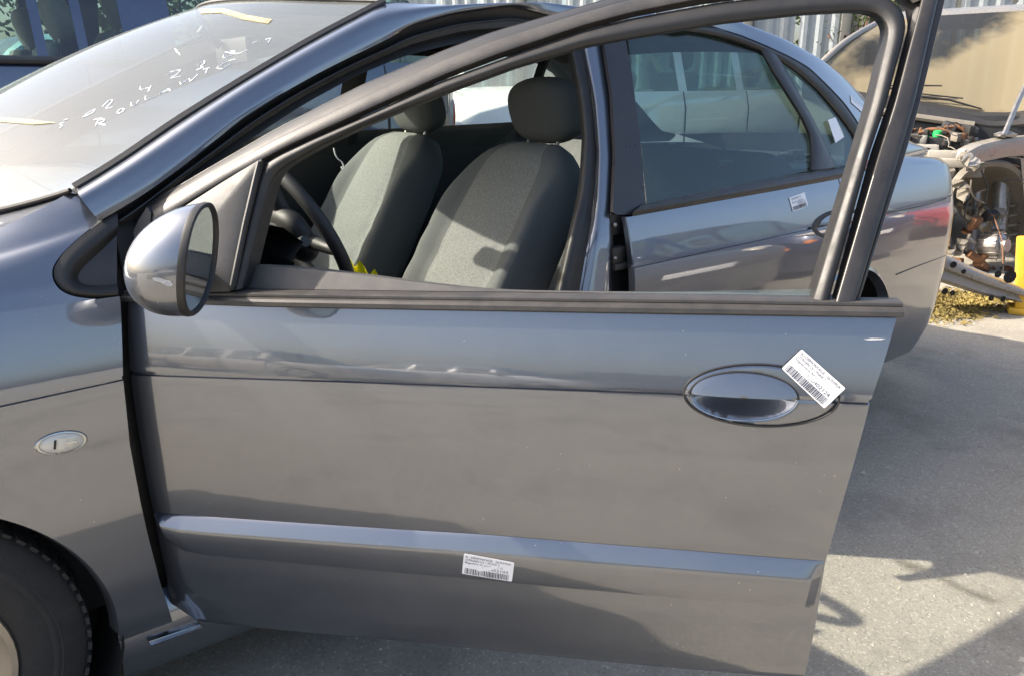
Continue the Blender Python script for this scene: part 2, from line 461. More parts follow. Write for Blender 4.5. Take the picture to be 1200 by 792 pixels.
def hit(key, u, v, off=0.0012):
    d = sight(u, v).normalized(); loc, nrm, i, dist = BVH[key].ray_cast(CAM, d)
    if loc is None: return None
    if nrm.dot(d) > 0: nrm = -nrm
    return loc+nrm*off
surf_of(fender, 'fender')
# joint between fender and pillar
j = MB(); j.tube([fsurf(u, v)+Vector((-.001, -.001, .001)) for u, v in [(85, 222), (95, 229), (104, 239), (111, 249), (117, 259)]], .0016, 6); j.build('joint_line', M_seal, fender)

# side repeater lamp
c0 = hit('fender', 72, 518, 0)
ex = (hit('fender', 101, 514, 0)-c0); ez = (hit('fender', 73, 505, 0)-c0)
nn = ex.cross(ez).normalized(); nn = nn if nn.y < 0 else -nn
def disc(mb, c, ax, az, n_, prf, m=None, seg=40):
    rows = [[c+ax*(r*math.cos(2*math.pi*k/seg))+az*(r*math.sin(2*math.pi*k/seg))+n_*h for k in range(seg)] for r, h in prf]
    mb.grid(rows, m, closed_u=True); return mb
rp = disc(MB(), c0, ex, ez, nn, [(1.06, -.002), (1.06, .0005), (1.0, .003), (.9, .0035), (.86, .002)]).build('side_repeater', M_chrome, fender)
mb = MB(); disc(mb, c0, ex, ez, nn, [(.86, .002), (.7, .005), (.4, .0065), (0.001, .007)], M_lens)
mb.box(c0+nn*.0068, (ex.length*.34, .003, ez.length*1.1), M_lens, Matrix((ex.normalized(), -nn, ez.normalized())).transposed(), .0012)
mb.box(c0+nn*.0068-ex*.28, (ex.length*.10, .002, ez.length*.8), M_darkplastic, Matrix((ex.normalized(), -nn, ez.normalized())).transposed(), .0006)
mb.box(c0+nn*.0062+ex*.35, (ex.length*.5, .002, ez.length*.25), M_chrome, Matrix((ex.normalized(), -nn, ez.normalized())).transposed(), .0006)
mb.build('repeater_lens', None, fender)

# black corner piece between fender and pillar: rubber rim and a small gloss triangle
rim = [side(u, v, .006) for u, v in [(137, 349), (112, 349.5), (87, 347), (72, 340), (63, 327), (63, 314), (74, 297), (94, 278), (118, 260), (137, 249)]]
inn = [side(u, v, .014) for u, v in [(137, 333), (116, 335), (98, 334), (92, 330), (91, 325), (92, 321), (99, 312), (110, 302), (122, 291), (137, 276)]]
mb = MB(); mb.grid(loft([rim, [(a+b)/2+Vector((0, -.010, 0)) for a, b in zip(rim, inn)], inn], 44, 5, 1)); mb.grid([smoothline(rim, 44, 1), [p+Vector((.004, .014, -.002)) for p in smoothline(rim, 44, 1)]])
mb.build('corner_trim', M_rubber, car)
panel('corner_insert', smoothline(inn, 30, 1), M_frame, car, .006)
# dark jamb strip behind it, seen through the gap to the open door
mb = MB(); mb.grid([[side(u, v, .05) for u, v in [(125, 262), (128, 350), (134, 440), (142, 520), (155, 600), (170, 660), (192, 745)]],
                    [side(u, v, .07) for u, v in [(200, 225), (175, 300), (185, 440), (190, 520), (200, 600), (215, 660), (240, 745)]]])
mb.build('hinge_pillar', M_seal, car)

# ---------------------------------------------------------------- sill
mb = MB(); rows = []
for x in np.linspace(.393, 2.42, 60):
    e = .0
    rows.append([Vector((x, y, z)) for y, z in [(.16, .145), (.090, .145), (.066, .18), (.056, .245), (.066, .282), (.076, .303), (.090, .318), (.17, .324), (.175, .27)]])
mb.grid(rows); mb.add(rows[0], [tuple(range(9))]); sill = mb.build('sill', PAINT, car)
_sz = [.145, .18, .245, .282, .303, .318, .324]; _sy = [.090, .066, .056, .066, .076, .090, .17]
def on_sill(u, v, off):
    y = .06
    for _ in range(60): q_ = at_y(u, v, y); y = .6*y+.4*(float(np.interp(q_.z, _sz, _sy))-off)
    return at_y(u, v, y)
mb = MB(); edge = []
for f in np.linspace(0, 1, 14):
    tp_ = (171+(231-171)*f, 746+(728-746)*f); bt_s = (178+(239-178)*f, 757+(735-757)*f)
    edge.append([on_sill(*tp_, .0005), on_sill(tp_[0]*.85+bt_s[0]*.15, tp_[1]*.85+bt_s[1]*.15, .003), on_sill(tp_[0]*.55+bt_s[0]*.45, tp_[1]*.55+bt_s[1]*.45, .010), on_sill(tp_[0]*.45+bt_s[0]*.55, tp_[1]*.45+bt_s[1]*.55, .0095), on_sill(tp_[0]*.12+bt_s[0]*.88, tp_[1]*.12+bt_s[1]*.88, .016), on_sill(*bt_s, .003)])
mb.grid(edge); mb.add(edge[0], [tuple(range(6))]); mb.add(edge[-1], [tuple(range(6))]); mb.build('sill_strip', M_chrome, car, sharp=30)

# ---------------------------------------------------------------- windscreen, pillar and roof
WS_L = [Vector(p) for p in [at_y(85, 222, .14), at_y(140, 190, .165), at_y(191, 152, .19), at_y(280, 97, .235), at_y(363, 48, .275), at_y(430, 13, .298), at_y(447, 4, .306)]]
WS_L = smoothline(WS_L, 15, 1)
BASE_C, TOP_C = .43, .205
def ws(t, w):
    a = resample(WS_L, 31)[0] if False else None
    k = t*(len(WS_L)-1); i = min(int(k), len(WS_L)-2); p = WS_L[i].lerp(WS_L[i+1], k-i)
    b = 4*w*(1-w); b = b*(0.72+0.28*b)
    return Vector((p.x-(BASE_C+(TOP_C-BASE_C)*t)*b, p.y+(1.77-2*p.y)*w, p.z-.095*(1-t)**1.5*(1-abs(1-2*w)**3)+.028*t*b+.020*math.sin(math.pi*t)*b))
mb = MB(); mb.grid([[ws(t, w) for w in np.linspace(0, 1, 61)] for t in np.linspace(0, 1, 31)])
screen = mb.build('windscreen', M_screen, car); surf_of(screen, 'screen')
mb = MB(); el = [ws(t, 0)+Vector((.004, -.004, .004)) for t in np.linspace(0, 1, 31)]
mb.tube(el, .0062, 8, None, True, [(1.4, 0), (.9, .8), (-.9, .8), (-1.4, 0), (0, -.9)], upv=(-.3, -.6, .7))
mb.tube([ws(t, 1)+Vector((.004, .004, .004)) for t in np.linspace(0, 1, 31)], .006, 8)
mb.tube([ws(1, w)+Vector((.004, 0, .004)) for w in np.linspace(0, 1, 31)], .006, 8)
mb.tube([ws(0, w)+Vector((-.004, 0, -.002)) for w in np.linspace(0, 1, 61)], .0045, 8)
mb.build('screen_seal', M_seal, screen)

ROOF = [Vector(p) for p in [(1.150, .306, 1.449), (1.40, .312, 1.462), (1.75, .314, 1.472), (2.1, .312, 1.474)]]+[at_y(u, v, y) for u, v, y in [(860, 26, .305), (920, 49, .300), (965, 74, .292), (990, 95, .285), (1018, 123, .270), (1048, 154, .24), (1068, 169, .215), (1092, 174.5, .20)]]
ROOF = [WS_L[-1]+Vector((.006, 0, .002))]+ROOF[1:]
ROOF_S = smoothline(ROOF, 60, 1)
up_l = [ws(t, 0)+Vector((.006, -.006, .001)) for t in np.linspace(0, 1, 24)]+ROOF[1:5]
lo_l = [side(u, v) for u, v in [(117, 259), (145, 243), (176, 223), (208, 200), (240, 175), (280, 142), (327, 112), (375, 85), (415, 65), (453, 47), (480, 31), (530, 17), (601, 7)]]+[sp(1.66, 1.448), sp(1.9, 1.445), sp(2.13, 1.437)]
mid = [a.lerp(b, .42)+Vector((-.012, -.018, .012)) for a, b in zip(smoothline(up_l, 60), smoothline(lo_l, 60))]
mid2 = [a.lerp(b, .80)+Vector((-.006, -.011, .004)) for a, b in zip(smoothline(up_l, 60), smoothline(lo_l, 60))]
mb = MB(); mb.grid(loft([up_l, mid, mid2, lo_l], 70, 6, 1))
mb.grid([smoothline(lo_l, 70, 1), [p+Vector((.004, .016, -.002)) for p in smoothline(lo_l, 70, 1)]])
mb.build('roof_pillar', PAINT, car)
# door-opening flange and weatherstrip under the painted pillar
fl0 = [p+Vector((.002, .012, -.001)) for p in smoothline(lo_l[:14], 50, 1)]
in_l = [side(u, v, .055) for u, v in [(170, 262), (195, 240), (225, 210), (250, 192), (280, 173), (318, 147), (357, 122), (416, 90), (471, 67), (510, 57), (549, 48), (600, 46), (640, 47)]]+[sp(1.66, 1.395, .055)]
in_l = smoothline(in_l, 50, 1)
fl1 = [a.lerp(b, .34)+Vector((.0, .012, 0)) for a, b in zip(fl0, in_l)]
fl2 = [a.lerp(b, .42)+Vector((.0, -.006, 0)) for a, b in zip(fl0, in_l)]
fl3 = [a.lerp(b, .62)+Vector((.0, -.004, 0)) for a, b in zip(fl0, in_l)]
fl4 = [a.lerp(b, .74)+Vector((.0, .014, 0)) for a, b in zip(fl0, in_l)]
mb = MB(); mb.grid([fl0, fl1, fl2, fl3, fl4, in_l, [p+Vector((.01, .05, 0)) for p in in_l]])
mb.build('opening_flange', M_rubber, car)
ln = [a.lerp(b, .40)+Vector((0, -.007, .001)) for a, b in zip(fl0, in_l)]
mb = MB(); mb.tube(ln, .0022, 6); mb.build('flange_bead', M_frame, car)

mb = MB(); rows = []
for k in range(0, 37):
    p = ROOF_S[k]
    rows.append([Vector((p.x-.20*(1-k/36)*4*w*(1-w), p.y+(1.77-2*p.y)*w, p.z+(.028)*4*w*(1-w))) for w in np.linspace(0, 1, 25)])
mb.grid(rows); mb.grid([[p+Vector((0, 0, -.03)) for p in r] for r in rows], M_lining) if False else None
mb.build('roof', PAINT, car)
mb = MB(); mb.grid([[p+Vector((0.03*(1-i/36), 0, -.035)) for p in r] for i, r in enumerate(rows)]); mb.build('headliner', M_lining, car)
mb = MB(); rows = []
for k in range(36, 60):
    p = ROOF_S[k]; f = (k-36)/23
    rows.append([Vector((p.x+(.05+.10*f)*4*w*(1-w), p.y+(1.77-2*p.y)*w, p.z+.028*4*w*(1-w))) for w in np.linspace(0, 1, 25)])
hatch_rows = rows
mb.grid(rows); mb.build('tailgate_glass', M_glassfar, car)

# ---------------------------------------------------------------- B pillar
mb = MB()
pl = [[side(u, v, o) for u, v in L] for o, L in [
    (.085, [(664, 60), (676, 113), (682, 161), (678, 222), (666, 274), (646, 360)]),
    (.060, [(669, 59), (681, 113), (686, 161), (682, 222), (670, 274), (651, 360)]),
    (.050, [(675, 58), (688, 115), (693, 170), (689, 228), (678, 280), (662, 360)]),
    (.056, [(682, 57), (694, 118), (699, 178), (696, 234), (688, 285), (676, 360)])]]
mb.grid(loft(pl, 40, 5)); mb.build('pillar_weatherstrip', M_seal, car)
mb = MB()
pl = [[side(u, v, o) for u, v in L] for o, L in [
    (.058, [(681, 57), (694, 118), (699, 178), (696, 234), (688, 285), (674, 360)]),
    (.040, [(688, 55), (699, 118), (703, 178), (701, 234), (697, 285), (690, 360)]),
    (.034, [(699, 52), (709, 118), (711, 178), (708, 234), (706, 285), (703, 360)]),
    (.034, [(708, 50), (716, 120), (719, 180), (717, 240), (716, 290), (714, 360)]),
    (.055, [(711, 50), (719, 120), (722, 180), (720, 240), (719, 290), (717, 360)])]]
mb.grid(loft(pl, 40, 5)); mb.build('centre_pillar', PAINT, car)
mb = MB(); mb.tube([side(u, v, .038) for u, v in [(684, 57), (696, 118), (701, 178), (698, 234), (691, 285), (679, 360)]], .0014, 6); mb.build('pillar_bead', M_frame, car)
# jamb behind the rear door's leading edge, hinge and bolt
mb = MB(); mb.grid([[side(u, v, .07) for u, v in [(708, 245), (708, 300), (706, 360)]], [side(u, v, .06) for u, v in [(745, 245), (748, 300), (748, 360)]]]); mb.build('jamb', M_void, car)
mb = MB(); h0 = side(722, 300, .045); mb.box(h0, (.05, .03, .05), None, None, .006); mb.box(side(728, 312, .035), (.06, .016, .018), None, None, .005); mb.box(side(722, 262, .045), (.055, .02, .06), None, None, .005)
mb.build('hinge', M_seal, car)
mb = MB(); b0 = side(721, 264, .030); mb.ellipsoid(Matrix.Translation(b0) @ Matrix.Diagonal((.007, .005, .007, 1)), None, 12, 6); mb.build('hinge_bolt', M_steel, car); mb = MB(); b1 = side(721, 303, .026); mb.ellipsoid(Matrix.Translation(b1) @ Matrix.Diagonal((.005, .005, .005, 1)), None, 12, 6); mb.build('hinge_bolt', M_steel, car)

# ---------------------------------------------------------------- rear door
xr0 = side(742, 300).x
rbl = [side(u, v) for u, v in [(741, 254), (870, 231), (1000, 207)]]
rzt = interp_xy([(p.x, p.z) for p in rbl])
mb = MB()
rx = lambda z: xr0+0.004*(z-.8)
R_ = flank(mb, SP, rx, lambda z: 2.715 if z > .60 else min(2.715, archx(z, RARC, -1)), lambda x: .30, rzt, 90, 46, 26, crease=CZ)
mb.grid([[r[0] for r in R_], [r[0]+Vector((-.003, .003, 0)) for r in R_], [r[0]+Vector((-.003, .02, 0)) for r in R_]])
rdoor = mb.build('rear_door', PAINT, car); surf_of(rdoor, 'rdoor')
mb = MB()
bl = [[side(u, v, o) for u, v in L] for o, L in [(.0, [(741, 254), (870, 231), (1003, 206)]), (-.008, [(742, 249), (870, 226), (1003, 202)]), (-.008, [(748, 244), (870, 221), (1003, 198)]), (.004, [(752, 240), (870, 216), (1003, 194)]), (.02, [(752, 240), (870, 215), (1003, 193)])]]
mb.grid(loft(bl, 40, 3)); mb.build('belt_moulding', M_frame, rdoor)
ap = [(706, 40), (731, 34), (741, 90), (750, 160), (757, 242), (741, 252), (718, 252), (721, 180), (717, 110)]
panel('pillar_cover', smoothline([side(u, v, .012) for u, v in ap]+[side(706, 40, .012)], 60, 0)[:-1], M_applique, rdoor, .01)
gp = [(734, 26), (797, 27), (850, 36), (894, 54), (905, 72), (951, 140), (955, 199), (758, 241), (750, 160), (741, 90)]
RG = [side(u, v, .020) for u, v in gp]
panel('window_glass', RG, M_glass, rdoor, .0035)
fo = [side(u, v, .004) for u, v in [(731, 22), (797, 22), (832, 29), (870, 42), (899, 54), (925, 66), (948, 79), (972, 102), (990, 121), (1004, 141), (1012, 155), (1011, 178), (1006, 193)]]
fi = [side(u, v, .014) for u, v in [(735, 33), (797, 35), (830, 40), (862, 48), (892, 60), (914, 71), (938, 87), (960, 107), (980, 130), (994, 148), (1004, 163), (1003, 180), (998, 194)]]
mb = MB(); mb.grid(loft([fo, [a.lerp(b, .5)+Vector((0, -.007, 0)) for a, b in zip(fo, fi)], fi, [p+Vector((0, .012, 0)) for p in fi]], 60, 4, 1)); mb.build('window_frame', M_frame, rdoor)
dvo = [side(u, v, .008) for u, v in [(890, 53), (912, 92), (941, 138), (953, 165), (953, 200)]]; dvi = [side(u, v, .008) for u, v in [(912, 66), (930, 98), (952, 138), (967, 168), (980, 196)]]
mb = MB(); mb.grid(loft([[p+Vector((0, .012, 0)) for p in dvo], dvo, [a.lerp(b, .4)+Vector((0, -.006, 0)) for a, b in zip(dvo, dvi)], dvi, [p+Vector((0, .012, 0)) for p in dvi]], 30, 3, 1)); mb.build('window_divider', M_frame, rdoor)
panel('quarter_glass', [side(u, v, .020) for u, v in [(911, 66), (955, 100), (990, 138), (1009, 164), (1006, 191), (978, 197)]], M_glass, rdoor, .0035)

# eye-shaped pull handles
def pull_handle(fnhit, cu, cv, ax, az, parent):
    """oval bezel with gap line, flap over the upper half, scooped lower half"""
    c = fnhit(cu, cv); ex = fnhit(cu+ax[0], cv+ax[1])-c; ez = fnhit(cu+az[0], cv+az[1])-c
    n_ = ex.cross(ez).normalized(); n_ = n_ if n_.dot(sight(cu, cv)) < 0 else -n_
    return c, ex, ez, n_
c, ex, ez, n_ = pull_handle(lambda u, v: hit('rdoor', u, v, 0) or side(u, v), 981, 262, (27, -4.5), (1.5, -15), rdoor)
h_ = disc(MB(), c, ex, ez, n_, [(1.12, -.002), (1.12, .003), (1.0, .006), (.86, .004), (.80, -.004)]).build('handle_bezel', M_seal, rdoor)
mb = MB(); disc(mb, c, ex, ez, n_, [(.84, -.002), (.6, .002), (.3, .003), (.001, .003)]); mb.build('handle_cup', M_frame, rdoor)
mb = MB(); mb.grid([[c+ex*(.80*math.cos(a)*q)+ez*(.80*math.sin(a)*q+.06)+n_*(.006+.006*(1-q*q)) for a in [math.pi*k/20 for k in range(21)]] for q in (1, .8, .5, .02)]); mb.build('handle_flap', PAINT, rdoor)

# ---------------------------------------------------------------- rear quarter, tail
mb = MB(); q0 = 2.7225
XE = 3.795
flank(mb, SP, lambda z: archx(z, RARC), lambda z: XE, lambda x: .20, lambda x: .683, 60, 30, 8)
Qz = lambda x: float(np.interp(x, [2.7, 2.98, 3.2, 3.5, 3.8], [rzt(2.7), 1.000, .998, .988, .960]))
Q_ = flank(mb, SP, lambda z: q0, lambda z: XE, lambda x: .683, Qz, 80, 12, 30, crease=CZ)
lip = [sp(RARC[0]+RARC[2]*math.cos(a), RARC[1]+RARC[2]*math.sin(a)) for a in [math.radians(d) for d in range(-18, 200, 5)]]
mb.grid([lip, [p+Vector((0, -.006, 0))+(Vector((RARC[0], p.y, RARC[1]))-p)*.03 for p in lip], [Vector((RARC[0]+(p.x-RARC[0])*.94, p.y+.03, RARC[1]+(p.z-RARC[1])*.94)) for p in lip]])
# shoulder of the rear wing up to the tailgate line and the C pillar
topq = [Q_[-1][int(k)] for k in np.linspace(22, 79, 30)]
tail_t = [Vector((p.x*1.0, p.y, p.z)) for p in ROOF_S[-14:]]+[Vector((3.60, .235, .995)), Vector((3.70, .33, .985))]
c_lo = [side(u, v) for u, v in [(832, 30), (870, 42), (899, 54), (925, 66), (948, 79), (972, 102), (990, 121), (1004, 141), (1012, 155), (1012, 180), (1008, 200)]]
cl = smoothline(c_lo, 50, 1); cu_ = smoothline([q for q in ROOF if q.x > 2.3]+[Vector((3.58, .20, 1.0))], 50, 1)
mb.grid(loft([cl, [a.lerp(b, .4)+Vector((.004, -.012, .006)) for a, b in zip(cl, cu_)], [a.lerp(b, .8)+Vector((.004, -.013, .008)) for a, b in zip(cl, cu_)], cu_], 50, 4, 0))
tq = smoothline([cl[-1]]+topq, 40, 0); tu = smoothline([cu_[-1]]+[Vector((3.70, .22, .998)), Vector((3.78, .32, .985)), Vector((3.81, .45, .96))], 40, 0)
base = smoothline([cl[-1]]+topq, 40, 1)
upq = smoothline([c_lo[-2]]+[cu_[-1].lerp(c_lo[-2], .4)]+[cu_[-1], Vector((3.70, .22, .990)), Vector((3.795, .395, .965))], 40, 1)
mb.grid(loft([base, [a.lerp(b, .5)+Vector((0, -.012, .012)) for a, b in zip(base, upq)], upq], 40, 5, 0))
quarter = mb.build('rear_quarter', PAINT, car, sharp=60); surf_of(quarter, 'quarter')
# rear face and bumper
rows = []
for z in np.linspace(.22, .965, 26):
    y0 = ys(XE, z); rows.append([Vector((XE+.03*4*w*(1-w), y0+(1.77-2*y0)*w, z)) for w in np.linspace(0, 1, 21)])
mb = MB(); mb.grid(rows); mb.grid([hatch_rows[-1], rows[-1][::1] if False else [Vector((p.x, p.y, p.z)) for p in resample(rows[-1], 25)]]); mb.build('tail_panel', PAINT, car)
mb = MB()
for pts in ([(1040, 250), (1075, 243), (1109, 233)], [(1050, 322), (1075, 312), (1107, 300)]):
    L = [hit('quarter', u, v, .0006) for u, v in pts]
    L = [p for p in L if p]
    if len(L) > 1: mb.tube(smoothline(L, 12, 1), .0022, 6)
mb.build('bumper_seam', M_seal, car)['kind'] = 'stuff'
# tail lamp wrapping the corner
rows = []
for z in np.linspace(.66, .90, 14):
    rows.append([sp(x, z, -.004) for x in np.linspace(3.745, 3.7945, 12)]+[Vector((XE+.012, ys(XE, z)+d, z)) for d in (.02, .08, .16)])
mb = MB(); mb.grid(rows); mb.build('tail_lamp', M_red, car)
# wheel wells
def well(A, name):
    mb = MB(); rows = []
    for y in (.035, .10, .25):
        rows.append([Vector((A[0]+(A[2]+.01)*math.cos(a), y+plan(A[0]), A[1]+(A[2]+.01)*math.sin(a))) for a in [math.radians(d) for d in range(-50, 231, 10)]])
    mb.grid(rows); mb.grid([rows[-1], [Vector((A[0], .25, A[1]))]*len(rows[-1])])
    return mb.build(name, M_void, car)
well(ARC, 'wheel_well'); well(RARC, 'wheel_well')
def wheel(cx, y, r, parent, seed=0, tread=72, rimr=.190, w=.20, far=False):
    mb = MB(); M = Matrix.Translation((cx, y, r)) @ Matrix.Rotation(math.pi/2, 4, 'X')      # local z -> -y (outwards)
    pr = [(rimr, -w*.9), (rimr, 0.0), (rimr+.012, .012), (rimr+.045, .016), (rimr+.055, .0135), (rimr+.058, .0155), (rimr+.064, .0150), (r-.055, .0130), (r-.052, .0150), (r-.047, .0125), (r-.018, .002), (r-.006, -.012), (r-.003, -.03), (r-.003, -w*.85), (r-.03, -w)]
    mb.lathe(pr, 72, M)
    ty = mb.build('tyre', M_tyre, parent)
    if not far:
        mb = MB()
        for k in range(tread):
            a0 = 2*math.pi*k/tread
            for j, (h0, h1, da, db) in enumerate([(-.004, -.050, 0, .035), (-.056, -.10, .045, .045)]):
                pts = []
                for (h, a, rr) in [(h0, a0+da, r-.010 if j == 0 else r-.004), (h1, a0+da+db, r-.004), (h1, a0+da+db+.050, r-.004), (h0, a0+da+.050, r-.010 if j == 0 else r-.004)]:
                    pts.append((h, a, rr))
                lo = [M @ Vector((rr*math.cos(a), rr*math.sin(a), h)) for h, a, rr in pts]
                hi = [M @ Vector(((rr+.007)*math.cos(a), (rr+.007)*math.sin(a), h+(.003 if j == 0 and i in (0, 3) else 0))) for i, (h, a, rr) in enumerate(pts)]
                mb.add(lo+hi, [(4, 5, 6, 7), (0, 1, 5, 4), (1, 2, 6, 5), (2, 3, 7, 6), (3, 0, 4, 7)])
        t_ = mb.build('tread', M_tyre, ty, smooth=False); t_['kind'] = 'stuff'
    mb = MB(); mb.lathe([(rimr+.002, 0), (rimr, .009), (rimr-.010, .010), (rimr-.016, .002), (rimr-.035, -.004), (.12, .004), (.06, .012), (.03, .016), (.001, .018)], 48, M)
    mb.build('rim', M_rim, ty)
    return ty
wheel(.041, .060, .313, car); wheel(2.79, .085, .313, car, tread=60)
wheel(.041, 1.77-.26, .313, car, far=True); wheel(2.79, 1.77-.26, .313, car, far=True)

# ---------------------------------------------------------------- bonnet, nose, far flank
mb = MB(); rows = []
for t in np.linspace(0, 1, 28):
    row = []
    fl_ = FEND_TOP[max(0, 69-int(round(t*69)))]
    for w in np.linspace(0, 1, 41):
        b4 = 4*w*(1-w); q = ws(0, w)+Vector((-.010, 0, -.007)); yl = fl_.y
        f_ = Vector((fl_.x-.10*b4, yl+(1.77-2*yl)*w, fl_.z+.035*b4-.004)); k = sstep_(t)
        q0 = ws(0, 0); row.append(Vector((fl_.x+(q.x+.010-q0.x)*(1-t)-.10*b4*t, f_.y, fl_.z-.004+(q.z+.007-q0.z)*(1-k)+.035*b4*k)))
    rows.append(row)
mb.grid(rows); mb.build('bonnet', PAINT, car)
cw = [[ws(0, w)+Vector((.02, 0, -.012)) for w in np.linspace(0, 1, 41)], [ws(0, w)+Vector((-.006, 0, -.006)) for w in np.linspace(0, 1, 41)], [p+Vector((-.012, 0, -.008)) for p in rows[0]], [p+Vector((-.02, 0, -.05)) for p in rows[0]]]
mb = MB(); mb.grid(cw); mb.build('cowl_panel', M_darkplastic, car)
mb = MB(); mb.grid([[Vector((x, .13, z)) for x in (-.8, .55)] for z in (.30, 1.02)]); mb.grid([[Vector((.50, y, z)) for y in (.09, 1.68)] for z in (.25, 1.04)]); mb.grid([[Vector((x, y, .30)) for x in (-.8, .5)] for y in (.13, 1.65)]); mb.build('bay_light_block', M_void, car)  # dark sheets added inside the nose to stop sunlight leaking through
rows = []
for z in np.linspace(.20, .99, 26):
    y0 = ys(-.86, min(z, .93))+(max(0, z-.93)*1.5); rows.append([Vector((-.86-.10*4*w*(1-w)+max(0, z-.62)*.25, y0+(1.77-2*y0)*w, z)) for w in np.linspace(0, 1, 31)])
mb = MB(); mb.grid(rows); mb.grid([[sp(x, z) for x in np.linspace(-.86, archx(z, ARC, -1), 12)] for z in np.linspace(.22, .6665, 12)]); mb.build('front_bumper', PAINT, car)
for sgn in (0, 1):
    mb = MB(); rows = []
    for z in np.linspace(.66, .84, 8):
        L = [sp(x, z, -.004) for x in np.linspace(-.62, -.85, 8)]; rows.append(L if not sgn else mirror(L))
    mb.grid(rows); mb.build('headlamp', M_lens, car)
mb = MB()
for z0, z1, x0, x1 in ((.20, 1.0, .42, 2.72),):
    mb.grid([mirror([sp(x, z) for x in np.linspace(x0, x1, 20)]) for z in np.linspace(z0, z1, 20)])
mb.grid([mirror([sp(x, z) for x in np.linspace(-.86, .42, 20)]) for z in np.linspace(.6665, .98, 10)])
mb.grid([mirror([sp(x, z) for x in np.linspace(2.72, XE, 20)]) for z in np.linspace(.683, .99, 10)])
mb.grid([mirror([sp(x, z) for x in np.linspace(archx(z, ARC), .42, 5)]) for z in np.linspace(.2, .6665, 10)])
mb.grid([mirror([sp(x, z) for x in np.linspace(archx(z, RARC), XE, 8)]) for z in np.linspace(.2, .683, 10)])
mb.build('flank_panel', PAINT, car)
mb = MB()
mb.grid([mirror(smoothline(l, 40)) for l in (up_l, mid, lo_l)])
mb.grid([mirror(l) for l in (cl, cu_)])
mb.build('pillar_panel', PAINT, car)
# ================================================================== the open front door
dl = [door_sz(u, v) for u, v in [(150, 352), (153, 437), (165, 520), (180, 600), (194, 668), (207, 724)]]
dr_ = [door_sz(u, v) for u, v in [(1051, 371), (1037, 420), (1019, 473), (994, 565), (967, 658), (942, 792)]]
dr_.append((dr_[-1][0]-.004, .22))
sL = interp_xy([(z, s) for s, z in dl]); sR = interp_xy([(z, s) for s, z in dr_])
tp = [door_sz(u, v) for u, v in [(150, 352), (300, 358), (600, 363.5), (850, 367.5), (1051, 371)]]; dzt = interp_xy(tp)
bt = [door_sz(u, v) for u, v in [(207, 724), (300, 735), (467, 750), (633, 767), (800, 783)]]; bt.append((1.19, bt[-1][1]+.004)); dzb = interp_xy(bt)
cr = [door_sz(u, v) for u, v in [(158, 437), (400, 445), (600, 452.5), (780, 459), (1020, 471)]]; dcr = interp_xy(cr)
# handle geometry in door coordinates
H0 = door_sz(891, 463); HA = (door_sz(982, 468)[0]-door_sz(800, 461)[0])/2; HB = (door_sz(890, 425)[1]-door_sz(892, 498)[1])/2
D0 = door_sz(871, 464); DA = (door_sz(934, 467)[0]-door_sz(808, 461)[0])/2; DB = (door_sz(878, 433)[1]-door_sz(880, 490)[1])/2
def sstep(a, b, x): t = min(1, max(0, (x-a)/(b-a))); return t*t*(3-2*t)
def dishing(s, z):
    q = math.hypot((s-H0[0])/HA, (z-H0[1])/HB); off = .0030*(1-sstep(.90, 1.0, q))
    if q < 1.0 and abs(z-dcr(s)) < .004: off += .0060*(1-sstep(.9, 1.0, q))      # the swage line stops at the bezel
    p = math.hypot((s-D0[0])/DA, (z-D0[1])/DB)
    off -= .028*max(0.0, 1-p**2.2)
    return off
cols = [i/70*.74 for i in range(70)]+[.74+i/120*.22 for i in range(120)]+[.96+i/8*.04 for i in range(9)]
mb = MB()
DR = flank(mb, dp, sL, sR, dzb, dzt, 0, 70, 44, crease=dcr, cols=cols, extra=dishing, lo_pow=1.5)
L_ = [r[0] for r in DR]; mb.grid([L_, [p-DN*.006-DS*.003 for p in L_], [p-DN*.035-DS*.004 for p in L_]])
L_ = [r[-1] for r in DR]; mb.grid([L_, [p-DN*.004+DS*.0015 for p in L_], [p-DN*.018+DS*.001 for p in L_], [p-DN*.02-DS*.012 for p in L_]])
L_ = DR[0]; mb.grid([L_, [p-DN*.005+Vector((0, 0, -.002)) for p in L_], [p-DN*.05 for p in L_]])
fdoor = mb.build('front_door', PAINT, car, sharp=50)
fdoor['label'] = 'front door swung wide open, window lowered'
surf_of(fdoor, 'door')
# oval handle: gap line, bezel ring, flap
def oval(s0, z0, a, b, n, off, q=1.0, a0=0.0, a1=2*math.pi, pw=1.0):
    return [dp(s0+a*q*math.cos(t), z0+b*q*math.sin(t), off) for t in [a0+(a1-a0)*k/(n-1) for k in range(n)]]
mb = MB(); mb.tube(oval(H0[0], H0[1], HA, HB, 73, .0026), .0017, 6, cap=False); 
mb.tube(oval(D0[0], D0[1], DA*1.012, DB*1.02, 50, .0030, 1, 0.0, math.pi), .0017, 6)
mb.build('handle_gap', M_seal, fdoor)
mb = MB(); rows = []
for q in np.linspace(1, 0, 12):
    r = []
    for k in range(41):
        t = math.pi*k/40; zf = math.sin(t)*q
        r.append(dp(D0[0]+DA*.985*q*math.cos(t), D0[1]+.0015+DB*.96*zf, .0030+.006*(1-q**2)**.7*(1-.35*zf)+.003*(1-zf)))
    rows.append(r)
mb.grid(rows)
lowe = [dp(D0[0]+DA*.985*w, D0[1]+.0015, .0030+.006*(max(0, 1-w*w))**.7+.003) for w in np.linspace(-1, 1, 41)]
mb.grid([lowe, [p-DN*.006+Vector((0, 0, -.0015)) for p in lowe], [p-DN*.016+Vector((0, 0, .004)) for p in lowe]])
mb.build('handle_flap', PAINT, fdoor)
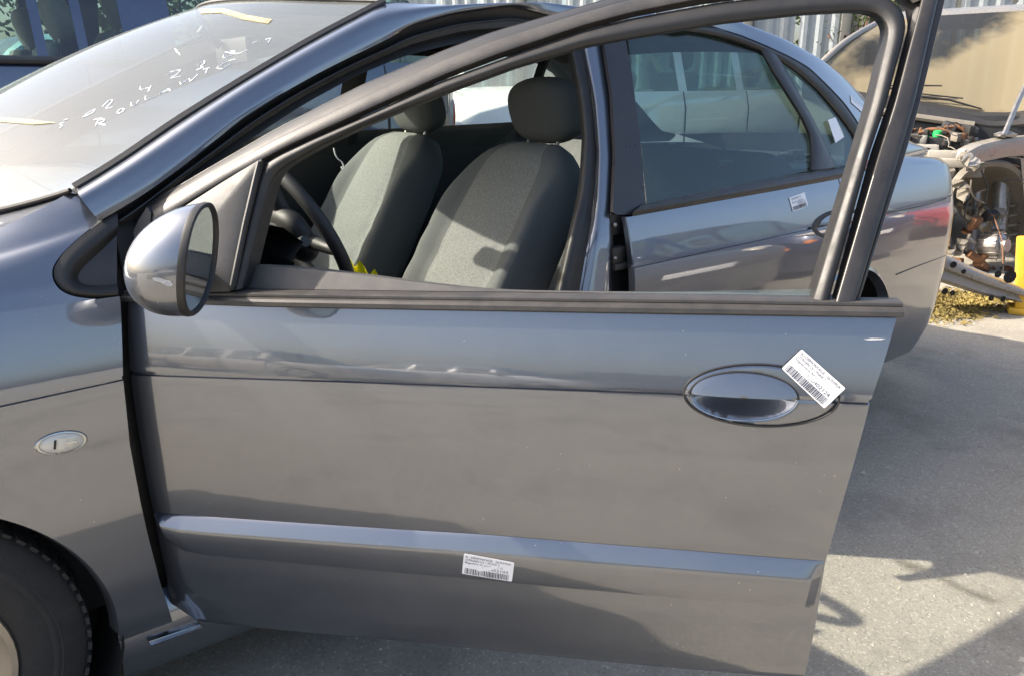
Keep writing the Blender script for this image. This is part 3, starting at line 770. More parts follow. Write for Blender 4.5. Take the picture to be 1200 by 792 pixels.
mb = MB(); mb.tube(oval(D0[0], D0[1], DA*1.0, DB*1.0, 50, .0028, 1, math.pi*1.03, math.pi*1.97), .0013, 6); mb.build('cup_rim', M_chrome, fdoor)

# rubbing strip
tl = [door_sz(u, v) for u, v in [(182, 600), (300, 608.5), (567, 625.5), (800, 644), (966, 657)]]; mt_ = interp_xy(tl)
bl = [door_sz(u, v) for u, v in [(182, 601), (187, 611), (200, 629), (222, 643), (250, 648), (300, 652.5), (550, 675), (800, 698), (958, 709.5)]]; mbt = interp_xy(bl)
s0, s1 = tl[0][0], tl[-1][0]-.0
mb = MB(); rows = []
PF = [(0, .0005), (.02, .0025), (.06, .0050), (.26, .0165), (.31, .0185), (.36, .0192), (.55, .0190), (.8, .0175), (.93, .0150), (.985, .009), (1, .0005)]
for s in list(np.linspace(s0, s0+.09, 26))+list(np.linspace(s0+.095, s1, 60)):
    zt_, zb_ = mt_(s), mbt(s); h = zt_-zb_; k = min(1, h/.045)
    e = min(1.0, (s1-s)/.004) if s1-s < .004 else 1
    rows.append([dp(s-.006*f*sstep(s0+.2, s1, s), zt_-h*f, o*(.25+.75*k)*max(.15, e)) for f, o in PF])
mb.grid(rows); mb.add(rows[-1], [tuple(range(len(PF)))])
strip = mb.build('rubbing_strip', PAINT, fdoor, sharp=35); surf_of(strip, 'strip')
mb = MB(); mb.tube([dp(s, mbt(s)-.0015, .0012) for s in np.linspace(s0+.03, s1-.012, 60)], .0014, 6); mb.build('strip_gap', M_seal, fdoor)

# waist moulding
tw = [door_sz(u, v) for u, v in [(149, 341), (300, 343), (600, 347), (850, 350), (1057, 354)]]; wt = interp_xy(tw)
bw = [door_sz(u, v) for u, v in [(149, 353), (300, 359), (600, 364.5), (850, 368.5), (1057, 371.5)]]; wb = interp_xy(bw)
mb = MB(); rows = []
for s in np.linspace(tw[0][0]-.004, tw[-1][0], 70):
    z0_, z1_ = wb(s), wt(s); h = z1_-z0_
    rows.append([dp(s, z0_+h*f, o) for f, o in [(0, .0005), (.04, .007), (.16, .0115), (.45, .0125), (.62, .010), (.70, .0035), (.76, .0045), (.92, .005), (1.0, .002), (1.02, -.022)]])
mb.grid(rows); mb.add(rows[-1], [tuple(range(10))]); mb.build('waist_moulding', M_dusty, fdoor, sharp=28)

# window frame: top rail with its seal, dark channel, rear post
def dline(L, off): return [door(u, v, off) for u, v in L]
g0 = [(171, 241), (251, 194), (324, 151.5), (425, 100), (520, 60), (577, 38.5), (682, 8), (740, -8), (820, -26), (910, -38), (1000, -44), (1060, -45), (1096, -40), (1112, -26)]
g1 = [(174, 248.5), (255, 200.5), (330, 160), (425, 114), (520, 71), (580, 48), (682, 16), (740, 0), (820, -17), (910, -28), (1000, -33), (1056, -34), (1086, -28), (1098, -14)]
g2 = [(180, 261), (262, 211), (334, 172), (425, 130), (520, 87), (584, 62.5), (684, 29), (740, 14), (820, -2), (910, -13), (1000, -18), (1048, -19), (1076, -13), (1084, -2)]
g3 = [(184, 266), (266, 216), (336, 178), (425, 137), (520, 94), (586, 69), (686, 35), (740, 21), (820, 6), (910, -5), (1000, -10), (1040, -10), (1062, -5), (1070, 4)]
a0, a1, a2, a3 = dline(g0, -.028), dline(g1, -.004), dline(g2, .002), dline(g3, -.016)
mb = MB(); mb.grid(loft([[p-DN*.03 for p in a0], a0, [x.lerp(y, .6)+DN*.004 for x, y in zip(a0, a1)], a1], 90, 3, 1)); mb.build('frame_seal', M_rubber, fdoor)
mb = MB(); mb.tube(smoothline(a0, 90, 1), .0011, 5); mb.build('seal_lip', M_dusty, fdoor)
mb = MB(); mb.grid(loft([[p-DN*.008 for p in a1], a1, [x.lerp(y, .5)+DN*.003 for x, y in zip(a1, a2)], a2, [x.lerp(y, .3)-DN*.002 for x, y in zip(a2, a3)], a3], 90, 4, 1)); mb.build('frame_rail', M_dusty, fdoor)
co = [(274, 338), (291, 262), (306, 200), (313, 188), (330, 178.5), (372, 159.5), (425, 137.5), (520, 94.5), (600, 65.5), (686, 36), (740, 22), (845, 3), (945, -7), (1005, -9), (1040, -3), (1058, 12), (1062, 32), (1058, 48), (1039, 120), (1018.7, 180), (972, 350)]
ci = [(285, 338), (301, 272), (316, 216), (323, 204), (338, 193), (372, 174), (425, 149), (520, 110), (600, 80.5), (686, 55), (740, 45), (845, 27), (945, 16), (1000, 13), (1024, 14.5), (1036, 22), (1041, 33), (1040, 45), (1022, 120), (1004, 180), (953, 350)]
ao, ai = dline(co, -.014), dline(ci, -.010)
mb = MB(); mb.grid(loft([[p-DN*.02 for p in ao], ao, [x.lerp(y, .2)+DN*.010 for x, y in zip(ao, ai)], [x.lerp(y, .55)+DN*.012 for x, y in zip(ao, ai)], [x.lerp(y, .85)+DN*.006 for x, y in zip(ao, ai)], ai, [p-DN*.012 for p in ai], [p-DN*.045 for p in ai]], 150, 4, 1)); mb.build('window_channel', M_rubber, fdoor)
p0 = [(1088, -44), (1080, 0), (1049, 120), (1030, 180), (979, 354)]; p1 = [(1092, -44), (1084, 0), (1053, 120), (1034, 180), (984, 354)]
p2 = [(1105, -44), (1097, 0), (1070, 120), (1053, 180), (1001, 354)]; p3 = [(1108, -44), (1099.5, 0), (1072, 120), (1055, 180), (1002, 354)]; p4 = [(1116, -44), (1107, 0), (1078, 120), (1061, 180), (1006, 354)]
mb = MB(); mb.grid(loft([dline(p0, -.012), dline(p0, .0), dline(p1, .004), dline(p2, .002), dline(p3, -.006)], 40, 3, 1)); mb.build('frame_post', M_frame, fdoor)
mb = MB(); mb.grid(loft([dline(p3, -.009), dline(p4, -.009), dline(p4, -.03)], 40, 2, 1)); mb.build('post_flange', M_frame, fdoor)
# backing plate between channel and post, top corner
bkA = dline([(1000, -12), (1040, -6), (1060, 10), (1064, 32), (1060, 48), (1041, 120), (1020, 180), (974, 352)], -.020)
bkB = dline([(1000, -44), (1060, -44), (1084, -20), (1081, 2), (1075, 40), (1051, 120), (1032, 180), (982, 352)], -.016)
mb = MB(); mb.grid([smoothline(bkA, 50, 0), [a.lerp(b, .35)-DN*.006 for a, b in zip(smoothline(bkA, 50, 0), smoothline(bkB, 50, 0))], smoothline(bkB, 50, 0)]); mb.build('frame_backing', M_frame, fdoor)
# pane wound down, its top edge just above the waist
gt = [(470, 352), (520, 349.5), (575, 347), (650, 345), (800, 342.5), (958, 340), (962, 362), (470, 362)]
panel('door_glass', dline(gt, -.030), M_glassfar, fdoor, .004, -DN)
# inner door card, seen over the waist
mb = MB(); rows = []
for s in np.linspace(.02, 1.19, 60):
    zt_ = wt(s)+.002; k = max(0, 1-(s-.15)/.62); wd = .055+.05*min(1, k)
    ztop = zt_-.004+.035*sstep(.70, .20, s)
    rows.append([dp(s, zt_-.004, -.036), dp(s, ztop, -.042)]+[dp(s, ztop, -.042)-DN*wd*q+Vector((0, 0, -.03*q*q)) for q in (.3, .6, .85, 1)]+[dp(s, .7, -.085)*1-DN*0.0, dp(s, .45, -.10), dp(s, .31, -.06)])
mb.grid(rows); mb.build('door_card', M_plastic, fdoor)

# mirror base (sail panel) and mirror
sailp = [(157, 289), (168, 274), (184, 263), (262, 213), (300, 190), (307, 186), (305, 200), (290, 262), (274, 342), (220, 343), (150, 345), (150, 310)]
sl_ = smoothline(dline(sailp, .004)+[door(157, 289, .004)], 50, 0)[:-1]
cen = sum(sl_, Vector())/len(sl_)+DN*.010
mb = MB(); rows = [[p-DN*.02 for p in sl_], sl_]+[[p.lerp(cen, q)+DN*(.006*math.sin(min(1, q*3)*math.pi/2)) for p in sl_] for q in (.04, .3, .6, .97)]
mb.grid(rows, closed_u=True); mb.build('sail_panel', M_plastic, fdoor)
mb = MB(); mb.tube(dline([(304, 190), (300, 206), (287, 262), (271, 340)], .010), .0045, 8); mb.build('sail_bead', M_seal, fdoor)
ec = dline([(156, 272), (163, 257), (172, 243), (177, 250), (176, 262), (166, 275), (158, 284)], .006)
panel('frame_end_cap', ec, M_rubber, fdoor, .02, -DN)
mz = MB()
mc = CAM+sight(238, 304)*1.0; dd = sight(238, 304); 
t_ = ((HNG-CAM).dot(DN)+.165)/dd.dot(DN); mc = CAM+dd*t_
vh = Vector((dd.x, dd.y, 0)).normalized()
ang = math.radians(69); n_m = Matrix.Rotation(0, 3, 'Z') @ Vector((0, 0, 0))
def rotz(v, a): return Vector((v.x*math.cos(a)-v.y*math.sin(a), v.x*math.sin(a)+v.y*math.cos(a), v.z))
n_m = rotz(-vh, math.radians(71)).normalized()            # direction the mirror looks (towards the tail of the car)
w_m = Vector((0, 0, 1)).cross(n_m).normalized()
if w_m.dot(CAM-mc) < 0: w_m = -w_m
up_m = Vector((0, 0, 1))+n_m*.16-w_m*0.10; up_m.normalize()
A_, B_ = .072, .0785
def mrim(q, h, n=64, da=0, db=0):
    r = []
    for k in range(n):
        t = 2*math.pi*k/n; c_, s_ = math.cos(t), math.sin(t)
        c_ = math.copysign(abs(c_)**.86, c_); s_ = math.copysign(abs(s_)**.92, s_)
        r.append(mc+w_m*((A_*q+da)*c_)+up_m*((B_*q+db)*s_)-n_m*h)
    return r
rows = [mrim(math.sqrt(max(0, 1-f**2.1))*(1-.02*f), .010+.090*f) for f in np.linspace(0, .9995, 26)]
rows = [[p+w_m*.012*(i/25)-up_m*(.006*(i/25)) for p in r] for i, r in enumerate(rows)]
mz.grid(rows, closed_u=True); house = mz.build('mirror_housing', PAINT_M if 'PAINT_M' in globals() else PAINT, fdoor); surf_of(house, 'mirror')
mb = MB(); mb.grid([mrim(1.0, .012), mrim(1.012, .008), mrim(1.0, .002), mrim(.96, .000), mrim(.93, .001), mrim(.915, .004), mrim(.90, .008)], closed_u=True); mb.build('mirror_rim', M_rubber, fdoor)
mb = MB(); g = mrim(.925, .0045); mb.add(g, [tuple(range(len(g)))]); mb.build('mirror_glass', M_mirror, fdoor)
arm0 = door(225, 325, .0); mb = MB(); mb.tube([arm0, arm0.lerp(mc-n_m*.04, .5)+Vector((0, 0, -.012)), mc-n_m*.05], [.030, .026, .034], 14); mb.build('mirror_arm', M_rubber, fdoor)

# ================================================================== cabin
def seatback(yc, x0, z0, x1, z1, w0, w1, name, hx, hz, hw, hh, tiltx, mA, mB_):
    """bolstered backrest leaning back, with a rounded head restraint on it"""
    ax = Vector((x1-x0, 0, z1-z0)); L = ax.length; ax.normalize(); fr = Vector((-ax.z, 0, ax.x)); sdv = Vector((0, 1, 0))
    rows = []; rf = []
    for f in np.linspace(0, 1, 30):
        w = (w0+(w1-w0)*f)*(1-.10*sstep(.55, 1, f)-.42*max(0, (f-.80)/.20)**2.2); d = .085*(1-.35*f)*(1-.75*max(0, (f-.9)/.1)**2)
        r = []
        for k in range(48):
            t = 2*math.pi*k/48; c_, s_ = math.cos(t), math.sin(t)
            a = math.copysign(abs(c_)**.55, c_); b = math.copysign(abs(s_)**.6, s_)
            bol = .045*sstep(.55, .92, abs(a))*(1-sstep(.90, 1.0, abs(a)))*(1-sstep(.62, .95, f)) if b > 0 else 0
            seam = -.006*math.exp(-((abs(a)-.60)/.035)**2)*(1 if b > .5 else 0)
            bulge = .012*math.sin(f*math.pi)*(1-a*a) if b > 0 else 0
            wr = (.0034*math.sin(a*23+3*math.sin(f*7))*math.exp(-((a-.05)/.30)**2)+.002*math.sin(f*37+a*6))*sstep(.02, .15, f)*(1-sstep(.40, .62, f)) if b > 0 else 0
            r.append(Vector((x0, yc, z0))+ax*(L*f)+sdv*(w*a)+fr*((d*b if b > 0 else .10*b)+bol+seam+bulge+wr))
        rows.append(r)
    c_ = rows[-1][0]*0+sum(rows[-1], Vector())/48
    rows.append([p.lerp(c_, .6)+ax*.006 for p in rows[-1]]); rows.append([c_+ax*.008]*48)
    mb = MB(); mb.grid(rows, closed_u=True)
    # two tones: darker outer bolsters
    fm = []
    for i in range(len(rows)-1):
        for k in range(48):
            t = 2*math.pi*(k+.5)/48; a = abs(math.cos(t))**.55; fm.append(1 if (a > .615 or math.sin(t) < 0) else 0)
    mb.mats = [mA, mB_]; mb.m = fm
    s_ = mb.build(name, None, car, sharp=70)
    M = Matrix.Translation((hx, yc, hz)) @ Matrix.Rotation(-tiltx, 4, 'Y') @ Matrix.Diagonal((.062, hw, hh, 1))
    mb = MB(); mb.ellipsoid(M, mA if False else mB_, 40, 24, .72); mb.build('headrest', M_fabric2, s_)
    mb = MB()
    for q in (-.07, .07): mb = MB(); mb.tube([Vector((hx+.0, yc+q, hz-hh*.7)), Vector((x1-.005, yc+q, z1-.08))], .006, 8); mb.build('headrest_post', M_steel, s_)
    mb = MB(); rows = []
    for f in np.linspace(0, 1, 14):
        xx = x0-.02-.50*f; zz_ = z0-.04+.05*math.sin(f*math.pi*.8)+.05*f
        rows.append([Vector((xx, yc+w0*1.02*a, zz_+.03*sstep(.5, .95, abs(a))*(1-sstep(.95, 1, abs(a)))-(.16 if abs(a) >= 1 else 0))) for a in (-1.0, -.98, -.9, -.75, -.5, -.2, .2, .5, .75, .9, .98, 1.0)])
    rows.append([p+Vector((-.03, 0, -.16)) for p in rows[-1]])
    mb.grid(rows); mb.build('seat_cushion', mA, s_)
    return s_
seatback(.525, 1.46, .52, 1.795, 1.105, .265, .250, 'driver_seat', 1.832, 1.205, .150, .098, .30, M_fabric, M_fabric2)
seatback(1.285, 1.46, .52, 1.795, 1.105, .265, .250, 'passenger_seat', 1.832, 1.205, .150, .098, .30, M_fabric, M_fabric2)
# rear bench
mb = MB(); mb.box((2.55, .885, .72), (.16, 1.30, .70), None, Matrix.Rotation(.42, 3, 'Y'), .05); mb.box((2.28, .885, .46), (.55, 1.30, .18), None, None, .05); mb.build('rear_bench', M_darkplastic, car)
mb = MB(); mb.box((2.95, .885, .985), (.62, 1.30, .03), None, None, .01); mb.build('parcel_shelf', M_darkplastic, car)
mb = MB(); rj = random.Random(77)
for k in range(26):
    c_ = Vector((rj.uniform(2.35, 3.1), rj.uniform(.3, 1.2), 1.02)); s = rj.uniform(.02, .05)
    mb.box(c_, (s*rj.uniform(.6, 2.2), s, s*rj.uniform(.3, .9)), rj.choice((M_darkplastic, M_plastic, M_steel, M_darkplastic)), Matrix.Rotation(rj.uniform(0, 3), 3, 'Z'), s*.15)
mb.build('loose_trim', None, car)['kind'] = 'stuff'
# floor, bulkhead, far doors inside
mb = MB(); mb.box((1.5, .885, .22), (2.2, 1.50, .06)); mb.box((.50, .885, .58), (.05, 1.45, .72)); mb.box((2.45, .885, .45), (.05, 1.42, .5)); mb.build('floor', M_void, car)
mb = MB()
for zA, zB, dA, dB in ((.25, .72, .10, .09), (.72, .80, .13, .13), (.80, 1.02, .10, .085), (1.02, 1.10, .085, .10)):
    mb.grid([[Vector((x, 1.77-dA-plan(x), zA+(zA > .9)*.02*(x-1.6))) for x in np.linspace(.45, 3.0, 20)], [Vector((x, 1.77-dB-plan(x), zB+(zB > .9)*.02*(x-1.6))) for x in np.linspace(.45, 3.0, 20)]])
mb.grid([[Vector((x, 1.77-.10-plan(x), 1.10+.02*(x-1.6))) for x in np.linspace(.45, 3.0, 20)], [Vector((x, 1.77-.03-plan(x), 1.09+.02*(x-1.6))) for x in np.linspace(.45, 3.0, 20)]])
mb.grid([[Vector((x, 1.77-.10, .72)) for x in np.linspace(.6, 2.5, 8)], [Vector((x, 1.77-.16, .75)) for x in np.linspace(.6, 2.5, 8)], [Vector((x, 1.77-.16, .70)) for x in np.linspace(.6, 2.5, 8)]])
mb.build('door_card', M_darkplastic, car)
def fpt(x, z, off=.0): p = sp(x, z, off); return Vector((p.x, 1.77-p.y, p.z))
# far-side pillars and glass
mb = MB()
for xa, xb, w in ((1.66, 1.76, .10), (2.60, 2.66, .06)):
    mb.grid([[fpt(xa, z, .03) for z in np.linspace(1.05, 1.46, 8)], [fpt((xa+xb)/2, z, .05) for z in np.linspace(1.05, 1.46, 8)], [fpt(xb, z, .03) for z in np.linspace(1.05, 1.46, 8)]])
fA = mirror(smoothline(lo_l, 40)); mb.grid([fA, [p+Vector((.03, -.05, -.03)) for p in fA], [p+Vector((.05, -.015, -.05)) for p in fA]])
mb.grid([[fpt(x, 1.44, .03) for x in np.linspace(1.5, 2.6, 10)], [fpt(x, 1.40, .05) for x in np.linspace(1.5, 2.6, 10)]])
mb.grid([[fpt(2.6+.6*f, 1.43-.36*f**1.4, .03) for f in np.linspace(0, 1, 10)], [fpt(2.66+.62*f, 1.45-.34*f**1.4, .03) for f in np.linspace(0, 1, 10)]])
mb.build('pillar_trim', M_darkplastic, car)
lox = [q.x for q in lo_l]; loz = [q.z for q in lo_l]
def far_top(x): return min(1.44, float(np.interp(x, lox, loz))-.012) if x < 2.2 else 1.44-.36*max(0, (x-2.6)/.6)**1.4
for xa, xb in ((.52, 1.66), (1.76, 2.60), (2.66, 3.0)):
    mb = MB(); mb.grid([[fpt(x, 1.0+(far_top(x)-1.0)*f, .02) for x in np.linspace(xa, xb, 16)] for f in np.linspace(0, 1, 8)])
    mb.build('window', M_glassfar, car)
# C-pillar lining by the near rear seat
mb = MB(); mb.grid([[p+Vector((0, .07, -.01)) for p in cl], [p+Vector((0, .10, -.03)) for p in cu_]]); mb.build('pillar_lining', M_lining, car)
# dashboard
mb = MB(); rows = []
for y in np.linspace(.13, 1.64, 40):
    hump = .050*math.exp(-((y-.50)/.17)**4); c_ = 4*((y-.885)/1.6)**2*.10
    rows.append([Vector((x+c_*k, y, z)) for x, z, k in [(.30, 1.03, 2), (.48, 1.035, 1), (.66, 1.03+hump*.5, .6), (.78, 1.00+hump, .4), (.83, .965+hump*.8, .3), (.80, .93, .3), (.80, .86, .3), (.84, .80, .2), (.80, .70, 0), (.70, .55, 0)]])
mb.grid(rows); mb.build('dashboard', M_plastic, car)
mb = MB(); mb.box((.98, .885, .50), (.75, .22, .38), None, None, .04); mb.tube([Vector((1.08, .885, .68)), Vector((1.05, .885, .80))], [.02, .03], 10); mb.build('centre_console', M_darkplastic, car)
# steering wheel, column and stalk
SWC = Vector((.985, .455, .935)); tilt = math.radians(27)
Msw = Matrix.Translation(SWC) @ Matrix.Rotation(math.pi/2-tilt, 4, 'Y')
ring = [Msw @ Vector((.188*math.cos(a), .188*math.sin(a), 0)) for a in [2*math.pi*k/64 for k in range(65)]]
mb = MB(); mb.tube(ring, .0165, 14, cap=False); wh = mb.build('steering_wheel', M_darkplastic, car)
mb = MB(); mb.ellipsoid(Msw @ Matrix.Translation((0, 0, -.02)) @ Matrix.Diagonal((.075, .085, .035, 1)), None, 24, 12, .8)
for a in (math.radians(80), math.radians(280), math.radians(180)):
    mb.tube([Msw @ Vector((.05*math.cos(a), .05*math.sin(a), -.015)), Msw @ Vector((.18*math.cos(a), .18*math.sin(a), 0))], [.020, .013], 10)
mb.build('wheel_hub', M_darkplastic, wh)
mb = MB(); mb.tube([Msw @ Vector((0, 0, -.03)), Msw @ Vector((0, 0, -.25))], [.05, .07], 14); mb.tube([Msw @ Vector((0, -.04, -.07)), Msw @ Vector((-.03, -.15, -.075)), Msw @ Vector((-.04, -.20, -.06))], [.010, .011, .013], 10); mb.build('steering_column', M_darkplastic, car)
# rear-view mirror with the white cord on it
mb = MB(); mb.box((1.00, .83, 1.365), (.03, .24, .065), None, None, .012); mb.tube([Vector((.98, .885, 1.38)), Vector((.93, .885, 1.42))], .012, 8); mb.build('rear_view_mirror', M_darkplastic, car)
# ================================================================== labels, writing, loose things
def bil(c, a, b): return (c[0].lerp(c[1], a)).lerp(c[3].lerp(c[2], a), b)
def text_mesh(s):
    cu = bpy.data.curves.new('t', 'FONT'); cu.body = s; cu.size = 1.0; cu.resolution_u = 2; cu.fill_mode = 'FRONT'
    o = bpy.data.objects.new('t', cu); COL.objects.link(o)
    dg = bpy.context.evaluated_depsgraph_get(); me = bpy.data.meshes.new_from_object(o.evaluated_get(dg))
    V = np.array([v.co[:] for v in me.vertices]); F = [tuple(p.vertices) for p in me.polygons]
    bpy.data.objects.remove(o, do_unlink=True); bpy.data.curves.remove(cu); bpy.data.meshes.remove(me)
    return V, F
def sticker(key, px, lines, number, parent, nm='label_sticker', lift=.0015, fb=None):
    c = [hit(key, u, v, lift) or (fb(u, v) if fb else None) for u, v in px]
    nrm = (c[1]-c[0]).cross(c[3]-c[0]).normalized(); nrm = nrm if nrm.dot(c[0]-CAM) < 0 else -nrm
    c = [p+nrm*.0008 for p in c]
    mb = MB(); k = 9; ed = []
    out = []
    for i in range(4):        # rounded corners
        A, B, C_ = c[i-1], c[i], c[(i+1) % 4]; r = .0022
        p = B+(A-B).normalized()*r; q = B+(C_-B).normalized()*r
        out += [p, (p+q+B*1.4)/3.4, q]
    n = len(out); V = out+[p-nrm*.0006 for p in out]
    mb.add(V, [tuple(range(n))]+[(i, (i+1) % n, n+(i+1) % n, n+i) for i in range(n)])
    st = mb.build(nm, M_paper, parent, smooth=False)
    mb = MB()
    def put(s, a0, b0, wd, ht):
        V, F = text_mesh(s)
        if len(V) == 0: return
        mn, mx = V.min(0), V.max(0); e = mx-mn
        P = [bil(c, a0+wd*(v[0]-mn[0])/e[0], b0+ht*(1-(v[1]-mn[1])/max(e[1], 1e-6)))+nrm*.0004 for v in V]
        mb.add(P, F)
    for s, a0, b0, wd, ht in lines: put(s, a0, b0, wd, ht)
    if number:
        put(number, .40, .50, .50, .135)
        r = random.Random(3); a = .05
        while a < .92:
            w = r.choice((.008, .008, .014, .020))
            mb.add([bil(c, a, .68)+nrm*.0004, bil(c, a+w, .68)+nrm*.0004, bil(c, a+w, .96)+nrm*.0004, bil(c, a, .96)+nrm*.0004], [(0, 1, 2, 3)]); a += w+r.choice((.008, .010, .016))
    if mb.v: mb.build('print', M_ink, st, smooth=False)['kind'] = 'stuff'
    return st
sticker('door', [(938.7, 408.7), (990, 454), (965, 477.5), (915, 432)], [('A-I DEMONTAGE   267039GK', .04, .07, .9, .10), ('CITROEN C5 1 PHASE 2', .04, .21, .62, .10), ('Poignee porte AV G', .04, .35, .5, .11)], '130402124', car, lift=.004)
sticker('strip', [(544, 647.3), (603, 658), (600, 680), (541.6, 670.7)], [('A - DEMONTAGE   267039GK', .04, .08, .9, .10), ('CITROEN C5 1 PHASE 2', .04, .22, .68, .10), ('Baguette de porte AV G', .04, .36, .75, .11)], '130402103', car, lift=.0012)
sticker('rdoor', [(924, 232.5), (942, 226), (946.5, 242), (928.5, 248.5)], [('CITROEN C5', .1, .1, .6, .14), ('Porte AR G', .1, .35, .7, .13)], '130402131', car)
sticker('quarter', [(996, 112), (1011.5, 127), (1011.5, 134), (997, 121)], [('CITROEN C5', .1, .2, .7, .2)], None, car, fb=lambda u, v: side(u, v, -.012))
sticker('rdoor', [(970, 141), (979, 138), (989, 161), (979, 168)], [], None, car, fb=lambda u, v: side(u, v, .012))
# marker writing on the windscreen, traced as strokes on the glass
strokes = [  # upper line
    [(76, 144), (70, 146), (74, 148), (70, 151)], [(80, 140), (75, 142)], [(98, 138), (103, 133), (112, 128), (110, 132), (101, 137), (97, 138)], [(120, 126), (128, 118), (133, 117), (130, 122), (123, 128), (133, 126)],
    [(165, 102), (164, 106), (175, 103), (174, 108)], [(177, 101), (175, 107)], [(197, 88), (206, 83), (213, 82), (206, 89), (198, 93), (212, 90)], [(200, 85), (204, 84)],
    [(231, 77), (240, 71), (240, 75), (234, 79), (240, 79), (230, 83)], [(262, 65), (270, 60), (276, 61)], [(262, 66), (262, 69), (273, 65)], [(264, 62), (280, 64), (290, 59)], [(296, 51), (301, 49)], [(311, 47), (318, 45), (314, 51)], [(206, 60), (210, 63), (211, 65)], [(205, 58), (208, 60)],
    # lower line: ROULANTE
    [(112, 148), (116, 141), (124, 140), (121, 144), (114, 145), (124, 147)], [(110, 141), (120, 139)], [(137, 133), (141, 128), (146, 128), (144, 132), (138, 134)], [(154, 121), (153, 125), (160, 123), (163, 118)], [(171, 113), (170, 118), (181, 114)], [(187, 111), (197, 104), (200, 107)], [(191, 109), (199, 106)], [(211, 97), (212, 100), (222, 92), (223, 97), (232, 88)], [(238, 82), (246, 80)], [(243, 81), (241, 87)], [(256, 78), (254, 81), (262, 81), (270, 76)], [(258, 77), (266, 73)], [(268, 72), (276, 70)]]
mb = MB()
for st in strokes:
    P = [hit('screen', u, v, .0002) for u, v in st]
    P = [p for p in P if p]
    if len(P) > 1: mb.tube(smoothline(P, max(4, 3*len(P)), 1), .0012, 5)
w_ = mb.build('writing', M_marker, screen); w_['kind'] = 'stuff'
for L in ([(233, 12), (262, 11), (290, 19), (319, 24), (314, 29), (285, 24), (258, 16), (236, 17)], [(0, 139), (30, 141), (66, 145), (40, 147), (0, 144)]):
    P = [hit('screen', u, v, .0015) for u, v in L]; P = [p for p in P if p]
    if len(P) > 3: panel('tape', P, M_tape, screen, .0006, (0, 0, 1))
# dash strip reflected line omitted; scuff on the mirror shell and on the door
def scuff(key, pts, parent, m, nm='scuff'):
    P = [hit(key, u, v, .0006) for u, v in pts]; P = [p for p in P if p]
    if len(P) > 3: panel(nm, P, m, parent, .0003, (0, .5, 0))
M_scuff = mat('scraped_primer', (.42, .42, .43), 0.7, var=0.25, vscale=200)
scuff('mirror', [(178, 326), (186, 325.5), (193, 328), (199, 329), (203, 333), (201, 336), (195, 335), (188, 331), (181, 329)], fdoor, M_scuff)
scuff('door', [(1012, 397.6), (1022, 396), (1038, 396.8), (1032, 398.4), (1018, 398.8)], fdoor, M_scuff)

# yellow cloth by the passenger seat, white cord
yc = at_y(424, 322, .80); mb = MB(); V = []; n = 9
rows = []
for i in range(n):
    rows.append([yc+Vector((.04*(i/(n-1)-.5)*2+.008*math.sin(j*2.1), .05*(j/(n-1)-.5)*2, .035*math.sin(i*1.3+j*.9)*.5+.02*math.cos(j*1.7)-.055*(i/(n-1)-.5))) for j in range(n)])
mb.grid(rows); mb.grid([[p+Vector((.01, .004, -.05)) for p in r] for r in rows])
mb.grid([rows[0], [p+Vector((.01, .004, -.05)) for p in rows[0]]]); mb.grid([rows[-1], [p+Vector((.01, .004, -.05)) for p in rows[-1]]])
tag(mb.build('cloth', M_yellow), 'crumpled bright yellow cloth lying between the front seats', 'cloth')
cp = [at_y(u, v, .95) for u, v in [(391, 174), (393, 182), (396, 187), (401, 190), (403, 196), (402, 201), (400, 196)]]
mb = MB(); mb.tube(smoothline(cp, 20, 1), .0022, 6); tag(mb.build('cord', M_marker), 'thin white cord hanging inside the cabin above the steering wheel', 'cord')
